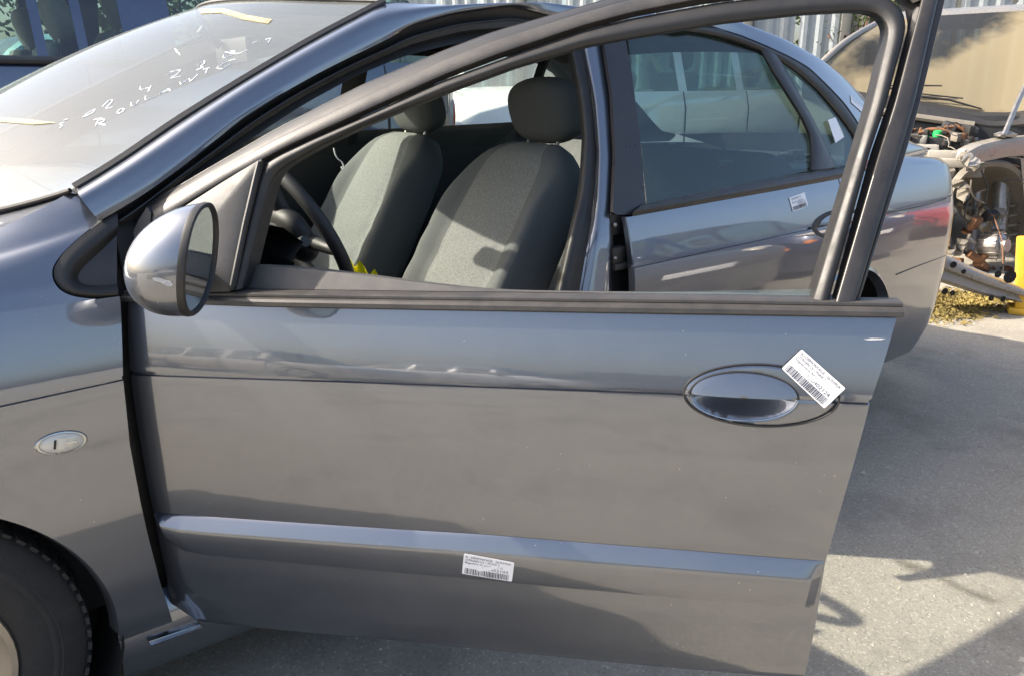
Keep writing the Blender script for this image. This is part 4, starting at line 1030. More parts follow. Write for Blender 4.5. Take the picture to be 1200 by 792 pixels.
# ================================================================== the yard around
def at_plane(u, v, p0, n_): d = sight(u, v); return CAM+d*((Vector(p0)-CAM).dot(n_)/d.dot(n_))
M_carglass = glass('other_car_glass', (.55, .68, .66), .06)
M_int = mat('pale_grey_upholstery', (.22, .21, .18), .9, bump=.3, bscale=400)
def background_car(name, label, cat, nose, ang, L, W, H, belt, hood, pm, group=None, pillars=(.36, .52, .70), cowl=.27, roof0=.42, roof1=.80, tail=.97, clear=.18, seats=True, ph=.012):
    """nose: ground point of the nose centre, ang: heading from nose to tail"""
    root = thing(name, label, cat, nose, group); M = Matrix.Translation(nose) @ Matrix.Rotation(ang, 4, 'Z')
    hw = W/2
    st = sorted(set([0, .012, .03, .07, .14, .20, cowl, (cowl+roof0)/2, roof0]+[p-ph for p in pillars]+[p+ph for p in pillars]+[.5*(roof0+roof1), roof1, (roof1+tail)/2, tail, .985, 1.0]))
    rows = []
    for f in st:
        e = min(f/.07, 1, (1-f)/.05); pw = hw*(.74+.26*math.sqrt(max(0, 1-(1-e)**2)))
        if f <= cowl: zb = hood*(.80+.20*min(1, f/.05)**.5)*(.90+.10*min(1, f/.2))+(belt-hood)*(f/cowl)**2; zr = zb+.02
        elif f < roof0: k = (f-cowl)/(roof0-cowl); zb = belt; zr = belt+(H-belt)*math.sin(k*math.pi/2)**1.0
        elif f <= roof1: zb = belt+.03*(f-roof0); zr = H-.03*abs((f-.55)/.3)**2
        elif f <= tail: k = (f-roof1)/(tail-roof1); zb = belt+.02; zr = H-.03-(H-belt-.05)*k**1.3
        else: zb = belt*(1-.12*(f-tail)/(1-tail)); zr = zb+.02
        g = (zr-zb)/(H-belt) if H > belt else 0; g = min(1, max(0, g))
        half = [(pw*.90, clear), (pw*.985, clear+.10), (pw, clear+.30), (pw*.995, zb-.14), (pw*.955, zb), (pw*(.94-.16*g), zr-.05*g), (pw*(.86-.20*g), zr-.012*g), (pw*.40, zr+.018), (0, zr+.025)]
        rows.append([M @ Vector((f*L, y, z)) for y, z in half]+[M @ Vector((f*L, -y, z)) for y, z in half[-2::-1]])
    body = MB(); wins = []
    n = len(st); K = len(rows[0])
    V = [p for r in rows for p in r]; F = []
    glassf = {}
    for i in range(n-1):
        fm = (st[i]+st[i+1])/2
        pil = any(abs(fm-p) < ph for p in pillars)
        for j in range(K-1):
            q = (i*K+j, i*K+j+1, (i+1)*K+j+1, (i+1)*K+j)
            key = None
            if j in (4, K-1-5) and cowl+.02 < fm < tail and not pil: key = ('s', j, sum(1 for p in pillars if p < fm))
            if j in range(6, K-1-6) and cowl < fm < roof0: key = ('w',)
            if j in range(6, K-1-6) and roof1 < fm < tail: key = ('b',)
            if key: glassf.setdefault(key, []).append(q)
            else: F.append(q)
    F += [tuple(range(K)), tuple(range((n-1)*K, n*K))]
    obj('body', V, F, pm, root, True, sharp=50)
    for key, fs in glassf.items():
        ids = sorted({i for q in fs for i in q}); mp = {a: b_ for b_, a in enumerate(ids)}
        obj({'s': 'side_window', 'w': 'windscreen', 'b': 'rear_window'}[key[0]], [V[i] for i in ids], [tuple(mp[i] for i in q) for q in fs], M_carglass, root)
    wr = .32 if H < 1.7 else .35
    for fx in (.19, .80):
        for sg in (1, -1):
            mb = MB(); MM = M @ Matrix.Translation((fx*L, sg*(hw-.005), wr)) @ Matrix.Rotation(-sg*math.pi/2, 4, 'X')
            mb.lathe([(.20, -.02), (.20, .004), (wr-.05, .010), (wr-.01, -.006), (wr, -.03), (wr, -.2)], 32, MM); w = mb.build('tyre', M_tyre, root)
            mb = MB(); mb.lathe([(.20, .0), (.17, -.006), (.10, .006), (.001, .008)], 24, MM); mb.build('rim', M_steel, w)
            mb = MB(); mb.lathe([(wr+.07, -.10), (wr+.07, .006), (wr+.045, .008), (wr+.04, -.10)], 32, MM); mb.build('wheel_arch', M_seal, root)
    for sg in (1, -1):
        mb = MB(); mb.ellipsoid(M @ Matrix.Translation((.045*L, sg*hw*.74, hood*.86)) @ Matrix.Rotation(-sg*.5, 4, 'Z') @ Matrix.Diagonal((.09, .19, .085, 1)), None, 20, 12, .7); hl = mb.build('headlamp', M_lens, root)
        mb = MB(); mb.ellipsoid(M @ Matrix.Translation((.030*L, sg*hw*.68, hood*.86)) @ Matrix.Diagonal((.06, .055, .055, 1)), None, 14, 8); mb.build('lamp_bowl', M_chrome, hl)
        mb = MB(); mb.ellipsoid(M @ Matrix.Translation((.022*L, sg*hw*.86, hood*.70)) @ Matrix.Diagonal((.05, .07, .05, 1)), None, 14, 8, .7); mb.build('indicator', M_orange, hl)
        mb = MB(); mb.ellipsoid(M @ Matrix.Translation((.985*L, sg*hw*.80, belt*.80)) @ Matrix.Diagonal((.05, .10, .12, 1)), None, 16, 10, .7); mb.build('tail_lamp', M_red, root)
        mb = MB(); mb.ellipsoid(M @ Matrix.Translation(((cowl+.07)*L, sg*(hw+.07), belt+.05)) @ Matrix.Diagonal((.05, .10, .075, 1)), None, 14, 8, .8); mb.build('door_mirror', pm, root)
        mb = MB()
        for fx in (cowl+.05, pillars[1], roof1-.04): mb.tube([M @ Vector((fx*L, sg*(hw+.002), clear+.12)), M @ Vector((fx*L, sg*(hw+.002), belt-.15)), M @ Vector((fx*L, sg*hw*.957, belt))], .006, 5)
        mb.build('door_seam', M_seal, root)['kind'] = 'stuff'
    mb = MB(); mb.box(M @ Vector((.004*L, 0, clear+.22)), (.03, W*.62, .16), M_void, M.to_3x3(), .02); mb.box(M @ Vector((-.004, 0, clear+.36)), (.02, .52, .11), M_paper, M.to_3x3(), .004); mb.build('grille', None, root)
    if seats:
        for fx in (.47, .66):
            for sg in (1, -1):
                mb = MB(); mb.box(M @ Vector((fx*L, sg*hw*.42, belt-.10)), (.14, .46, .56), None, M.to_3x3() @ Matrix.Rotation(.28, 3, 'Y'), .05); sb = mb.build('seat', M_int, root)
                mb = MB(); mb.ellipsoid(M @ Matrix.Translation((fx*L+.10, sg*hw*.42, belt+.29)) @ Matrix.Rotation(.25, 4, 'Y') @ Matrix.Diagonal((.055, .14, .10, 1)), None, 18, 10, .75); mb.build('headrest', M_int, sb)
        mb = MB(); mb.box(M @ Vector(((cowl+.06)*L, 0, belt-.12)), (.45, W*.86, .20), None, M.to_3x3(), .05); mb.build('dashboard', M_darkplastic, root)
    return root
P_navy = paint('navy_van_paint', (.018, .030, .075)); P_white = paint('white_suv_paint', (.72, .72, .68), .25, .0, .5); P_red = paint('red_car_paint', (.34, .015, .018), .2, .1)
P_silver = paint('silver_car_paint', (.42, .43, .44), .2, .5); P_teal = paint('teal_car_paint', (.10, .34, .27), .2, .1); P_dark = paint('charcoal_car_paint', (.035, .036, .038), .25, .3); P_beige = paint('sand_car_paint', (.34, .30, .22), .3, .2)
# beyond the far flank
van = background_car('parked_van', 'dark navy van with pale seats, parked beyond the windscreen', 'van', (-1.55, 3.75, 0), 0.0, 4.7, 1.80, 1.92, 1.40, 1.12, P_navy, pillars=(.511, .548, .592, .600, .608, .616, .624, .632, .84), ph=.0045, cowl=.22, roof0=.36, roof1=.92, tail=.985, seats=False)
for (hx_, hy_, hz_) in ((.997, 3.27, 1.60), (1.285, 3.27, 1.66), (.99, 4.2, 1.60)):
    mb = MB(); rows = []
    for f in np.linspace(0, 1, 12):
        w_ = .25*(1-.35*max(0, (f-.75)/.25)**2); rows.append([Vector((hx_-.06-.30*(1-f)+.065*math.sin(t_)*(1-.4*f), hy_+w_*math.copysign(abs(math.cos(t_))**.6, math.cos(t_)), hz_-.78+.66*f)) for t_ in [2*math.pi*k/24 for k in range(24)]])
    rows.append([sum(rows[-1], Vector())/24+Vector((0, 0, .01))]*24); mb.grid(rows, closed_u=True); sb = mb.build('seat', M_int, van)
    mb = MB(); mb.ellipsoid(Matrix.Translation((hx_, hy_, hz_)) @ Matrix.Rotation(-.25, 4, 'Y') @ Matrix.Diagonal((.06, .15, .115, 1)), None, 24, 14, .72); mb.build('headrest', M_int, sb)
    for q_ in (-.06, .06): mb = MB(); mb.tube([Vector((hx_-.01, hy_+q_, hz_-.08)), Vector((hx_-.03, hy_+q_, hz_-.2))], .008, 6); mb.build('headrest_post', M_steel, sb)
mb = MB(); mb.tube([Vector((x_, 2.86, 1.392)) for x_ in (-.3, .3, .9, 1.6, 2.4)], .018, 8); mb.build('waist_trim', M_plastic, van)
background_car('hatchback', 'pale teal hatchback seen through the windows of the navy van', 'car', (-.3, 7.6, 0), 0.12, 4.2, 1.75, 1.75, 1.25, 1.05, P_teal)
background_car('off_roader', 'white off-roader with large headlamp, seen through the far windows', 'car', (3.40, 4.45, 0), 0.0, 4.5, 1.95, 1.86, 1.25, 1.17, P_white, pillars=(.40, .56, .74))
background_car('estate_car', 'charcoal estate car parked left of the white off-roader', 'car', (1.5, 8.6, 0), 0.9, 4.5, 1.8, 1.6, 1.15, 1.0, P_dark)
background_car('estate_car', 'sand coloured estate parked beyond the white off-roader', 'car', (6.5, 9.6, 0), 0.2, 4.6, 1.8, 1.75, 1.2, 1.05, P_beige)
# the row across the lane, mirrored in paint and glass
background_car('people_carrier', 'dark navy people carrier across the lane, second of the row mirrored in the rear door', 'car', (5.5, -1.25, 0), -1.5, 4.3, 1.78, 1.72, 1.15, 1.0, P_navy)
background_car('saloon_car', 'charcoal saloon across the lane, mirrored dark in the rear door', 'car', (3.45, -1.25, 0), -1.5, 4.4, 1.76, 1.45, 1.0, .88, P_dark)
background_car('hatchback', 'scarlet hatchback across the lane, mirrored in the rear quarter panel', 'car', (8.6, -1.1, 0), -1.45, 4.0, 1.72, 1.48, 1.0, .9, P_red)
background_car('saloon_car', 'white saloon across the lane, farthest along the row', 'car', (9.9, -1.3, 0), -1.3, 4.4, 1.76, 1.48, 1.0, .9, P_white)

# unseen cars added behind the camera to vary the front door reflections
background_car('hatchback', 'sand coloured hatchback added out of view to vary the front door reflection', 'car', (-6.0, -3.6, 0), 2.6, 4.1, 1.72, 1.48, 1.0, .9, P_beige, seats=False)
background_car('saloon_car', 'silver saloon added out of view to vary the front door reflection', 'car', (-5.2, -6.6, 0), 2.75, 4.4, 1.76, 1.46, 1.0, .9, P_silver, seats=False)
background_car('estate_car', 'black estate car added out of view, farthest of those put in for the front door reflection', 'car', (-3.4, -9.2, 0), 2.4, 4.5, 1.78, 1.52, 1.0, .9, P_dark, seats=False)
# ---------------------------------------------------------------- stripped wreck on the right
P_wreck = paint('dull_silver_wreck_paint', (.13, .125, .112), .75, .15, .5, .2, (.22, .185, .135))
M_grime = mat('grimy_steel', (.15, .14, .12), .7, metal=.2, dust=.5, dcol=(.28, .23, .17), dustscale=12, bump=.5, bscale=60)
M_rust = mat('rusty_steel', (.16, .075, .035), .85, var=.5, vscale=20, bump=.6, bscale=90)
M_wscreen = glass('dusty_wreck_screen', (.14, .16, .14), .33, (.28, .235, .15), .12, dvar=.85, lo_hi=(.44, .56))
M_green = mat('green_cap', (.02, .42, .10), .4); M_redcap = mat('red_cap', (.55, .03, .02), .4); M_white = mat('white_plastic', (.30, .29, .26), .5, dust=.55)
WN = Vector((-.90, -.43, 0)).normalized(); WL = Vector((.43, -.90, 0)).normalized(); WZ = Vector((0, 0, 1))
W0 = Vector((6.9, 1.75, 0))                    # middle of the scuttle line
wreck = thing('wrecked_car', 'stripped silver wreck without bonnet or wings, dusty yellowed windscreen', 'car', (6.6, 1.6, 0))
wp = lambda u, v, back=0.0: at_plane(u, v, W0-WN*back, WN)
bot = [(945, 92), (985, 104), (1040, 113), (1080, 119), (1120, 125), (1160, 133), (1200, 131), (1235, 118)]
topl = [(1032, 26), (1050, 22), (1080, 20), (1110, 18), (1145, 16), (1180, 14), (1215, 12), (1240, 14)]
B3 = [wp(u, v) for u, v in bot]; T3 = [wp(u, v, .85) for u, v in topl]
bulge = lambda row, d: [p+WN*d*math.sin(math.pi*i/(len(row)-1)) for i, p in enumerate(row)]
LF = loft([bulge(smoothline(B3, 30, 1), .0), [a.lerp(b_, .5)+WZ*.05+WN*.05 for a, b_ in zip(smoothline(B3, 30, 1), smoothline(T3, 30, 1))], smoothline(T3, 30, 1)], 30, 8, 0)
mb = MB(); mb.grid(LF); wsn = mb.build('windscreen', M_wscreen, wreck)
mb = MB()
mb.tube([LF[i][0]+WN*.01 for i in range(0, len(LF))], .03, 8); mb.tube([LF[i][-1]+WN*.01 for i in range(0, len(LF))], .03, 8)
roofr = [smoothline(T3, 30, 1), [p-WN*.25+WZ*.07 for p in smoothline(T3, 30, 1)], [p-WN*1.2+WZ*.12 for p in smoothline(T3, 30, 1)], [p-WN*2.4+WZ*.02 for p in smoothline(T3, 30, 1)]]
mb.grid(loft(roofr, 30, 4, 0))
lw = [T3[-1], T3[-1]-WN*1.2+WZ*.10]; 
for sgn, base3, top3 in ((1, B3[-1], T3[-1]), (-1, B3[0], T3[0])):
    mb.grid([[base3, base3-WN*1.0, base3-WN*2.6], [base3-WZ*.5+WL*sgn*.05, base3-WZ*.5-WN*1.0+WL*sgn*.05, base3-WZ*.5-WN*2.6+WL*sgn*.05], [Vector((base3.x, base3.y, .25)), Vector((base3.x, base3.y, .25))-WN*1.0, Vector((base3.x, base3.y, .25))-WN*2.6]])
    mb.tube([base3-WN*1.0, top3-WN*1.0+WZ*.08], .04, 8)
mb.build('body_shell', P_wreck, wreck, sharp=50)
mb = MB(); mb.box(W0-WN*1.0+WZ*.75, (2.4, 1.3, .7), None, Matrix((WN, WL, WZ)).transposed(), .1); mb.build('cabin_interior', M_darkplastic, wreck)
for k_, (a_, b_) in enumerate((((1030, 106), (1104, 101)), ((1075, 113), (1150, 128)))):
    mb = MB(); A = wp(*a_)+WN*.03; B = wp(*b_, .05)+WN*.05; mb.tube([A, A.lerp(B, .5)+WZ*.02+WN*.02, B], [.012, .009, .006], 6); mb.tube([A+WZ*.02, A.lerp(B, .7)+WZ*.05], .006, 6); mb.build('wiper', M_seal, wreck)
# scuttle and bulkhead
sc0 = smoothline([p+WN*.01 for p in B3], 30, 1); sc1 = [p+WN*.16-WZ*.03 for p in sc0]; sc2 = [p+WN*.20-WZ*.09 for p in sc0]; sc3 = [p+WN*.12-WZ*.16 for p in sc0]; sc4 = [p+WN*.14-WZ*.75 for p in sc0]
mb = MB(); mb.grid([sc0, sc1, sc2]); mb.build('scuttle', M_rubber, wreck)
mb = MB(); mb.grid([sc2, sc3, sc4]); mb.build('bulkhead', M_grime, wreck)
mb = MB(); mb.tube([wp(985, 122)+WN*.22, wp(1075, 137)+WN*.22, wp(1140, 146)+WN*.22], .028, 8); mb.build('scuttle_rail', M_grime, wreck)
# inner wing (apron) facing the lane: top rail with holes, wheelhouse bowl, strut tower
AP = W0+WL*.62+WN*.55                             # a point on the apron's face
ANr = (WN*.75+WL*.65).normalized(); AE = WZ.cross(ANr).normalized()
ap = lambda u, v, d=0.0: at_plane(u, v, AP+ANr*d, ANr)
rail_t = [(1128, 182), (1150, 170), (1180, 163), (1215, 160)]; rail_b = [(1132, 202), (1152, 190), (1180, 184), (1215, 182)]
mb = MB(); a_ = [ap(u, v) for u, v in rail_t]; b_ = [ap(u, v) for u, v in rail_b]
mb.grid(loft([[p-ANr*.12 for p in a_], a_, b_, [p-ANr*.06 for p in b_]], 20, 2, 1)); mb.build('apron_rail', M_white if False else P_wreck, wreck)
mb = MB()
for u, v in [(1162, 181), (1180, 176), (1194, 172), (1140, 190)]:
    q = ap(u, v, .004); mb.lathe([(.018, 0), (.014, .002), (.001, .001)], 12, Matrix.Translation(q) @ ANr.to_track_quat('Z', 'Y').to_matrix().to_4x4())
mb.build('rail_hole', M_void, wreck)['kind'] = 'stuff'
# wheelhouse: arched rim and deep bowl behind it
arch = [(1118, 300), (1112, 262), (1118, 225), (1134, 203), (1160, 194), (1186, 198), (1202, 218), (1210, 260), (1206, 310)]
ar = smoothline([ap(u, v) for u, v in arch], 40, 2); cc = sum(ar, Vector())/40
mb = MB(); mb.grid([[p+(p-cc).normalized()*.05-ANr*.03 for p in ar], [p+(p-cc).normalized()*.03+ANr*.012 for p in ar], ar, [p.lerp(cc, .06)-ANr*.05 for p in ar], [p.lerp(cc, .22)-ANr*.24 for p in ar], [p.lerp(cc, .60)-ANr*.34 for p in ar], [p.lerp(cc, .99)-ANr*.33 for p in ar]]); mb.build('wheelhouse', M_grime, wreck)
mb = MB(); mb.tube([ap(1176, 205, -.2), ap(1172, 250, -.12), ap(1168, 292, -.08)], [.07, .055, .05], 14); mb.tube([ap(1145, 225, -.22), ap(1140, 270, -.18), ap(1136, 300, -.1)], [.035, .03, .03], 10); mb.build('strut_tower', P_wreck, wreck)
mb = MB()
for L, r_ in (([(1120, 240), (1126, 252), (1132, 258), (1140, 262)], .008), ([(1128, 215), (1136, 230), (1130, 250), (1133, 268)], .007), ([(1110, 290), (1124, 293), (1138, 300), (1150, 300)], .012), ([(1150, 200), (1158, 220), (1154, 240)], .006)):
    mb.tube(smoothline([ap(u, v, .02+.01*k) for k, (u, v) in enumerate(L)], 14, 1), r_, 7)
mb.build('cable', M_seal, wreck)['kind'] = 'stuff'
hx0, hx1 = ap(1186, 222, -.16), ap(1180, 290, -.08); mb = MB(); ax_ = (hx1-hx0).normalized(); e1 = ax_.cross(WZ).normalized() if abs(ax_.z) < .98 else ax_.cross(WN).normalized(); e2 = ax_.cross(e1)
mb.tube([hx0.lerp(hx1, k/96)+e1*.06*math.cos(k*2*math.pi/16)+e2*.06*math.sin(k*2*math.pi/16) for k in range(97)], .009, 6); mb.build('coil_spring', M_grime, wreck)
mb = MB(); mb.grid([[ap(u, v, .02) for u, v in ((1196, 186), (1200, 230), (1203, 300))], [ap(u, v, .03) for u, v in ((1212, 186), (1216, 230), (1218, 300))], [ap(u, v, -.05) for u, v in ((1240, 186), (1244, 230), (1246, 300))]]); mb.build('inner_wing_panel', P_wreck, wreck)
# alternator hanging in front
ac = ap(1164, 288, .10); Ma = Matrix.Translation(ac) @ (WN*.5+WL*.8+WZ*.15).to_track_quat('Z', 'Y').to_matrix().to_4x4()
mb = MB(); mb.lathe([(.001, -.085), (.05, -.085), (.085, -.07), (.09, -.03), (.092, .03), (.08, .06), (.05, .075), (.045, .10), (.001, .10)], 24, Ma)
for k in range(12):
    a = 2*math.pi*k/12; mb.box(Ma @ Vector((.092*math.cos(a), .092*math.sin(a), .0)), (.012, .012, .13), None, (Ma @ Matrix.Rotation(a, 4, 'Z')).to_3x3(), .003)
mb.build('alternator', M_steel, wreck)
mb = MB(); mb.tube([ap(1135, 297, .06), ap(1148, 305, .08), ap(1156, 298, .1)], [.03, .035, .03], 8); mb.build('engine_bracket', M_rust, wreck); mb = MB(); mb.box(ap(1150, 312, .06), (.14, .08, .05), None, Matrix.Rotation(.5, 3, 'Y'), .01); mb.build('engine_bracket', M_rust, wreck); mb = MB(); mb.box(ap(1142, 262, .03), (.12, .05, .10), None, Matrix.Rotation(.4, 3, 'X'), .02); mb.build('engine_bracket', M_rust, wreck)
# battery tray, boxes and caps in the engine bay
EB = W0+WN*.45
ep = lambda u, v, d=0.0: at_plane(u, v, EB+WN*d, WN)
RW = Matrix((WN, WL, WZ)).transposed()
mb = MB(); mb.box(ep(1112, 190, .15), (.30, .38, .06), None, RW, .012); mb.box(ep(1112, 181, .10), (.22, .28, .06), None, RW, .012); mb.box(ep(1076, 178, .05), (.24, .28, .12), None, RW, .03); mb.box(ep(1139, 195, .22), (.12, .16, .16), None, RW, .03); mb.build('battery_tray', M_white, wreck)
mb = MB(); mb.box(ep(1095, 168, -.05), (.30, .36, .10), None, RW, .02); mb.box(ep(1120, 160, -.1), (.2, .3, .14), None, RW, .03); mb.box(ep(1060, 165, -.1), (.3, .4, .12), None, RW, .03); mb.build('engine_block', M_darkplastic, wreck)
for (u, v), m_, nm in (((1099, 158), M_green, 'filler_cap'), ((1130, 167), M_redcap, 'terminal_cover')):
    mb = MB(); mb.lathe([(.035, -.02), (.040, .0), (.038, .025), (.028, .032), (.001, .033)], 14, Matrix.Translation(ep(u, v, .05))); mb.build(nm, m_, wreck)
mb = MB()
for L, r_ in (([(1072, 158), (1090, 152), (1108, 153), (1122, 160)], .016), ([(1085, 172), (1100, 164), (1116, 158), (1138, 160)], .012), ([(1106, 150), (1122, 148), (1136, 156), (1142, 170)], .014), ([(1080, 150), (1074, 162), (1066, 170)], .010)):
    mb.tube(smoothline([ep(u, v, .06) for u, v in L], 16, 1), r_, 8)
mb.build('hose', M_rust, wreck)['kind'] = 'stuff'
mb = MB(); mb.tube([ap(1176, 160, .03), ap(1192, 122, -.15), ap(1206, 92, -.35)], .018, 8); mb.lathe([(.07, 0), (.075, .015), (.04, .03), (.001, .04)], 16, Matrix.Translation(ap(1178, 160, -.03))); mb.build('strut_mount', M_steel, wreck)
# lower beam with punched holes
bt_ = [(1085, 285), (1110, 300), (1150, 318), (1190, 334), (1220, 346)]; bb_ = [(1085, 325), (1110, 333), (1150, 346), (1182, 352), (1220, 362)]
bpn = (WN*.85+WL*.5).normalized(); bp0 = at_z(1150, 350, .10)
bp = lambda u, v, d=0.0: at_plane(u, v, bp0+bpn*d, bpn)
mb = MB(); a_ = [bp(u, v) for u, v in bt_]; b_ = [bp(u, v) for u, v in bb_]
mb.grid(loft([[p-bpn*.15 for p in a_], a_, [x.lerp(y, .45)+bpn*.03 for x, y in zip(a_, b_)], [x.lerp(y, .55)+bpn*.0 for x, y in zip(a_, b_)], b_, [p-bpn*.2 for p in b_]], 24, 3, 1)); mb.build('front_beam', P_wreck, wreck)
mb = MB()
for u, v, s in ((1116, 310, .02), (1106, 341, .02), (1115, 343, .016), (1168, 321, .022), (1182, 324, .04), (1160, 349, .018), (1174, 350, .018), (1128, 318, .014)):
    mb.lathe([(s, .012), (s*.8, .014), (.001, .013)], 10, Matrix.Translation(bp(u, v, .02)) @ bpn.to_track_quat('Z', 'Y').to_matrix().to_4x4())
mb.build('beam_hole', M_void, wreck)['kind'] = 'stuff'

# torn sheet, wiring and small parts left in the bay and wheelhouse
r = random.Random(31)
def shard(c_, s, m_, nm):
    mb = MB(); k = 7; rows = []
    a = Vector((r.uniform(-1, 1), r.uniform(-1, 1), r.uniform(-.6, .6))).normalized(); b_ = a.cross(Vector((r.uniform(-1, 1), r.uniform(-1, 1), 1))).normalized(); n2 = a.cross(b_)
    ph = r.uniform(0, 6)
    for i_ in range(k):
        rows.append([c_+a*s*(i_/(k-1)-.5)*r.uniform(.9, 1.1)+b_*s*.6*(j_/(k-1)-.5)*(1-.4*math.sin(i_*1.3+ph)**2)+n2*s*(.16*math.sin(i_*1.7+j_*.9+ph)+r.uniform(-.03, .03)) for j_ in range(k)])
    mb.grid(rows); mb.grid([[p_-n2*.006 for p_ in q_] for q_ in rows]); mb.build(nm, m_, wreck, smooth=False)
for u, v, d, s, m_ in ((1136, 188, .10, .24, P_wreck), (1120, 216, -.04, .30, M_grime), (1124, 290, .03, .20, P_wreck), (1176, 318, .05, .15, M_rust), (1150, 250, -.16, .34, P_wreck)):
    shard(ap(u, v, d), s, m_, 'torn_sheet')
mb = MB()
for k in range(90):
    u, v = r.uniform(1062, 1150), r.uniform(150, 188); c_ = ep(u, v, r.uniform(-.15, .12)); s = r.uniform(.025, .075)
    mb.box(c_, (s*r.uniform(.6, 1.6), s*r.uniform(.6, 1.6), s*r.uniform(.5, 1.2)), r.choice((M_darkplastic, M_grime, M_seal, M_rust, M_seal, M_darkplastic, M_grime, M_white)), Matrix.Rotation(r.uniform(0, 3), 3, 'Z') @ Matrix.Rotation(r.uniform(-.5, .5), 3, 'X'), s*.12)
for k in range(13):
    u, v = r.uniform(1120, 1175), r.uniform(230, 325); c_ = ap(u, v, r.uniform(-.15, .06)); s = r.uniform(.02, .06)
    mb.box(c_, (s*r.uniform(.6, 2), s, s*r.uniform(.5, 1.4)), r.choice((M_grime, M_rust, M_steel, M_seal, M_grime, P_wreck)), Matrix.Rotation(r.uniform(0, 3), 3, 'Z') @ Matrix.Rotation(r.uniform(-1, 1), 3, 'X'), s*.12)
for k in range(22):
    if k % 3: c_ = ep(r.uniform(1062, 1148), r.uniform(148, 190), .08)
    else: c_ = ap(r.uniform(1112, 1200), r.uniform(200, 320), .03)
    L = [c_]; d_ = Vector((r.uniform(-1, 1), r.uniform(-1, 1), r.uniform(-.6, .2)))*.05
    for q_ in range(8): d_ = (d_+Vector((r.uniform(-.03, .03), r.uniform(-.03, .03), r.uniform(-.03, .02))))*.95; L.append(L[-1]+d_)
    mb.tube(L, r.choice((.004, .006, .009)), 5, r.choice((M_seal, M_rust, M_seal, M_grime, M_seal, M_grime)))
mb.build('engine_clutter', None, wreck)['kind'] = 'stuff'
# yellow prop at the wreck's corner
yb = at_z(1191, 366); mb = MB(); mb.box(yb+Vector((0, 0, .22)), (.12, .08, .46), None, RW @ Matrix.Rotation(.12, 3, 'X'), .012); mb.box(yb+Vector((0, 0, .02)), (.16, .10, .04), None, RW, .01); mb.box(yb+Vector((.01, -.01, .46)), (.16, .05, .30), None, RW @ Matrix.Rotation(.2, 3, 'X'), .01)
tag(mb.build('axle_stand', mat('yellow_enamel', (.72, .42, .01), .45, dust=.25)), 'yellow steel axle stand beside the stripped wreck', 'axle stand')

# ---------------------------------------------------------------- sheet-metal fence and what stands behind
M_sheet = mat('galvanised_sheet', (.26, .30, .33), .5, metal=.25, dust=.3, dcol=(.45, .43, .38), dustscale=4); M_post = mat('dark_steel_post', (.10, .105, .10), .6, dust=.3)
f0 = Vector((9.9, 5.1, 0)); fe_ = Vector((.60, -.80, 0)); fn_ = Vector((-.80, -.60, 0))
fence = thing('fence', 'tall pale sheet-metal fence with dark posts behind the wreck', 'fence', f0)
for k in range(-9, 8):
    if k == 1: continue
    x0_ = k*.62; rows = []
    mb = MB(); pr = []
    for q in range(0, 13):
        s = x0_+.03+.56*q/12; pr.append((s, .02 if (q % 4) in (1, 2) else 0))
    mb.grid([[f0+fe_*s+fn_*d+WZ*z for s, d in pr] for z in (.05, 1.6, 3.3)]); mb.grid([[f0+fe_*s+fn_*(d-.004)+WZ*z for s, d in pr] for z in (.05, 3.3)]); mb.build('sheet_panel', M_sheet, fence, smooth=False)
for s in (-5.6, -3.7, -1.9, -.62-.0, .58, 1.30, 3.1, 4.9):
    mb = MB(); c_ = f0+fe_*s+fn_*.07; mb.box(c_+WZ*1.7, (.12, .10, 3.4), None, Matrix((fe_, fn_, WZ)).transposed(), .012)
    mb.build('fence_post', M_post, fence)
    mb = MB()
    for z in (1.2, 1.55, 1.9, 2.25, 2.6): mb.box(c_+WZ*z+fn_*.056, (.03, .012, .05), None, Matrix((fe_, fn_, WZ)).transposed())
    mb.build('post_slot', M_void, fence)['kind'] = 'stuff'
# climbing plant in the gap
ivy = thing('climbing_plant', 'leafy climbing plant in the gap of the metal fence', 'plant', f0+fe_*.95)
mb = MB(); r = random.Random(9)
st_ = []
for k in range(7):
    p = f0+fe_*(.70+.55*r.random())-fn_*.1+WZ*3.2; L = [p]
    for q in range(16): p = p+Vector((r.uniform(-.06, .06), r.uniform(-.06, .06), -r.uniform(.05, .12))); L.append(p)
    st_.append(L); mb.tube(L, .008, 5)
mb.build('stem', M_rust, ivy)['kind'] = 'stuff'
mb = MB()
for L in st_:
    for p in L:
        for q in range(9):
            c_ = p+Vector((r.gauss(0, .08), r.gauss(0, .08), r.gauss(0, .07))); d = Vector((r.uniform(-1, 1), r.uniform(-1, 1), r.uniform(-1, .2))).normalized(); e = d.cross(Vector((r.uniform(-1, 1), r.uniform(-1, 1), 1))).normalized(); s = r.uniform(.025, .05)
            mb.add([c_, c_+d*s+e*s*.5, c_+d*s*2, c_+d*s-e*s*.5], [(0, 1, 2, 3)])
lf = mb.build('leaves', mat('leaf_green', (.09, .13, .035), .6, var=.5, vscale=9), ivy, smooth=False); lf['kind'] = 'stuff'
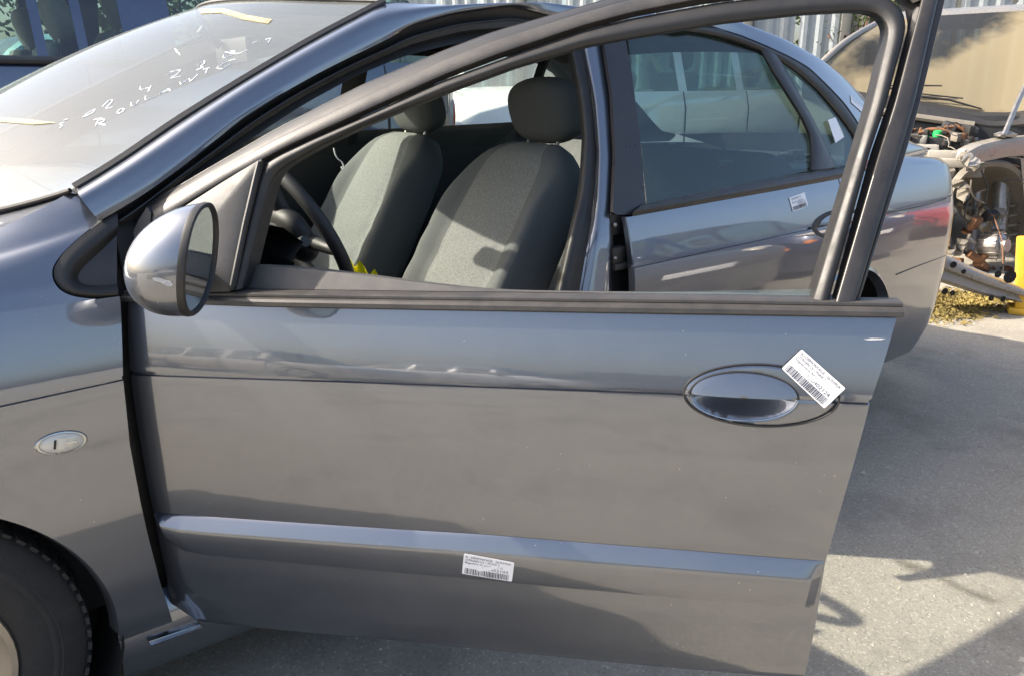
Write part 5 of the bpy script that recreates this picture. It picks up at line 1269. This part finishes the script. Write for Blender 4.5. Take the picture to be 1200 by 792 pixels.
# dark lorry body behind the wreck with a white figure
lb = at_plane(1165, 6, Vector((13.5, 3.5, 0)), Vector((-.86, -.51, 0)))
lor = thing('lorry_box', 'dark box body behind the wreck carrying a white figure 4', 'lorry', (lb.x, lb.y, 0))
RL = Matrix((Vector((-.86, -.51, 0)), Vector((.51, -.86, 0)), WZ)).transposed()
mb = MB(); mb.box(Vector((lb.x, lb.y, 0))+Vector((.86, .51, 0))*1.2+WZ*2.1, (2.4, 4.2, 2.6), None, RL, .04); mb.box(Vector((lb.x, lb.y, 0))+Vector((.86, .51, 0))*1.2+WZ*.6, (2.0, 3.4, .5), None, RL, .04); mb.build('box_body', M_post, lor)
mb = MB()
for k in range(-6, 7): mb.box(Vector((lb.x, lb.y, 0))+Vector((-.86, -.51, 0))*.02+Vector((.51, -.86, 0))*(k*.32)+WZ*2.1, (.05, .05, 2.4), None, RL, .01)
mb.build('box_rib', M_darkplastic, lor)['kind'] = 'stuff'
V, F = text_mesh('4'); e_ = Vector((.51, -.86, 0)); q = at_plane(1190, 11, Vector((lb.x, lb.y, 0))+Vector((-.86, -.51, 0))*.06, Vector((-.86, -.51, 0)))
mb = MB(); mb.add([q+e_*v[0]*.26+WZ*v[1]*.26 for v in V], F); mb.build('numeral', M_paper, lor, smooth=False)

# weeds and straw by the wreck
mb = MB(); r = random.Random(21)
for k in range(5200):
    u, v = r.gauss(1112, 22), r.gauss(359, 8)
    if r.random() < .35: u, v = r.uniform(1085, 1200), r.gauss(352+(u-1085)*.0, 5)
    if v < 338 or v > 384: continue
    p = at_z(u, v); a = r.uniform(0, 6.28); h = r.uniform(.004, .022); le = r.uniform(.015, .05); w = .002
    d = Vector((math.cos(a), math.sin(a), 0)); s = Vector((-d.y, d.x, 0))*w
    mb.add([p-s, p+s, p+d*le*.6+s*.6+WZ*h, p+d*le+WZ*h*.6], [(0, 1, 2), (0, 2, 3)])
o = tag(mb.build('dry_weeds', mat('straw_moss', (.24, .185, .06), .9, var=.7, vscale=4), smooth=False), 'dry yellow weeds and moss along the wreck', 'weeds'); o['kind'] = 'stuff'

# tall trees closing the yard
M_bark = mat('tree_bark', (.09, .07, .05), .95, bump=.8, bscale=30); M_leaf = mat('tree_foliage', (.06, .09, .025), .7, var=.5, vscale=3)
def tree(x, y, h, seed, label):
    r = random.Random(seed); root = thing('tree', label, 'tree', (x, y, 0), 'trees behind the yard')
    mb = MB(); mb.tube([Vector((x, y, 0)), Vector((x+.1, y, h*.4)), Vector((x, y+.1, h*.8))], [.22, .16, .06], 10); tips = []
    for k in range(12):
        z0 = h*r.uniform(.3, .75); a = r.uniform(0, 6.28); L = h*r.uniform(.18, .32); e = Vector((x+L*math.cos(a), y+L*math.sin(a), z0+L*.6)); mb.tube([Vector((x, y, z0)), e.lerp(Vector((x, y, z0)), .5)+WZ*.1, e], [.07, .05, .02], 6); tips.append(e)
    mb.build('trunk', M_bark, root)
    mb = MB()
    for k in range(4500):
        c_ = r.choice(tips)+Vector((r.gauss(0, .55), r.gauss(0, .55), r.gauss(.1, .5))); d = Vector((r.uniform(-1, 1), r.uniform(-1, 1), r.uniform(-1, 1))).normalized(); e = d.cross(Vector((r.uniform(-1, 1), r.uniform(-1, 1), r.uniform(-1, 1)))).normalized(); s = r.uniform(.05, .11)
        mb.add([c_, c_+d*s+e*s*.5, c_+d*s*2, c_+d*s-e*s*.5], [(0, 1, 2, 3)])
    cr_ = mb.build('crown', M_leaf, root, smooth=False)
    return root
tree(4.5, 17, 5.5, 1, 'leafy tree far behind the charcoal estate'); tree(-3.5, 16, 6, 2, 'leafy tree behind the teal hatchback'); tree(14.5, 9.5, 6.5, 3, 'leafy tree behind the metal fence')
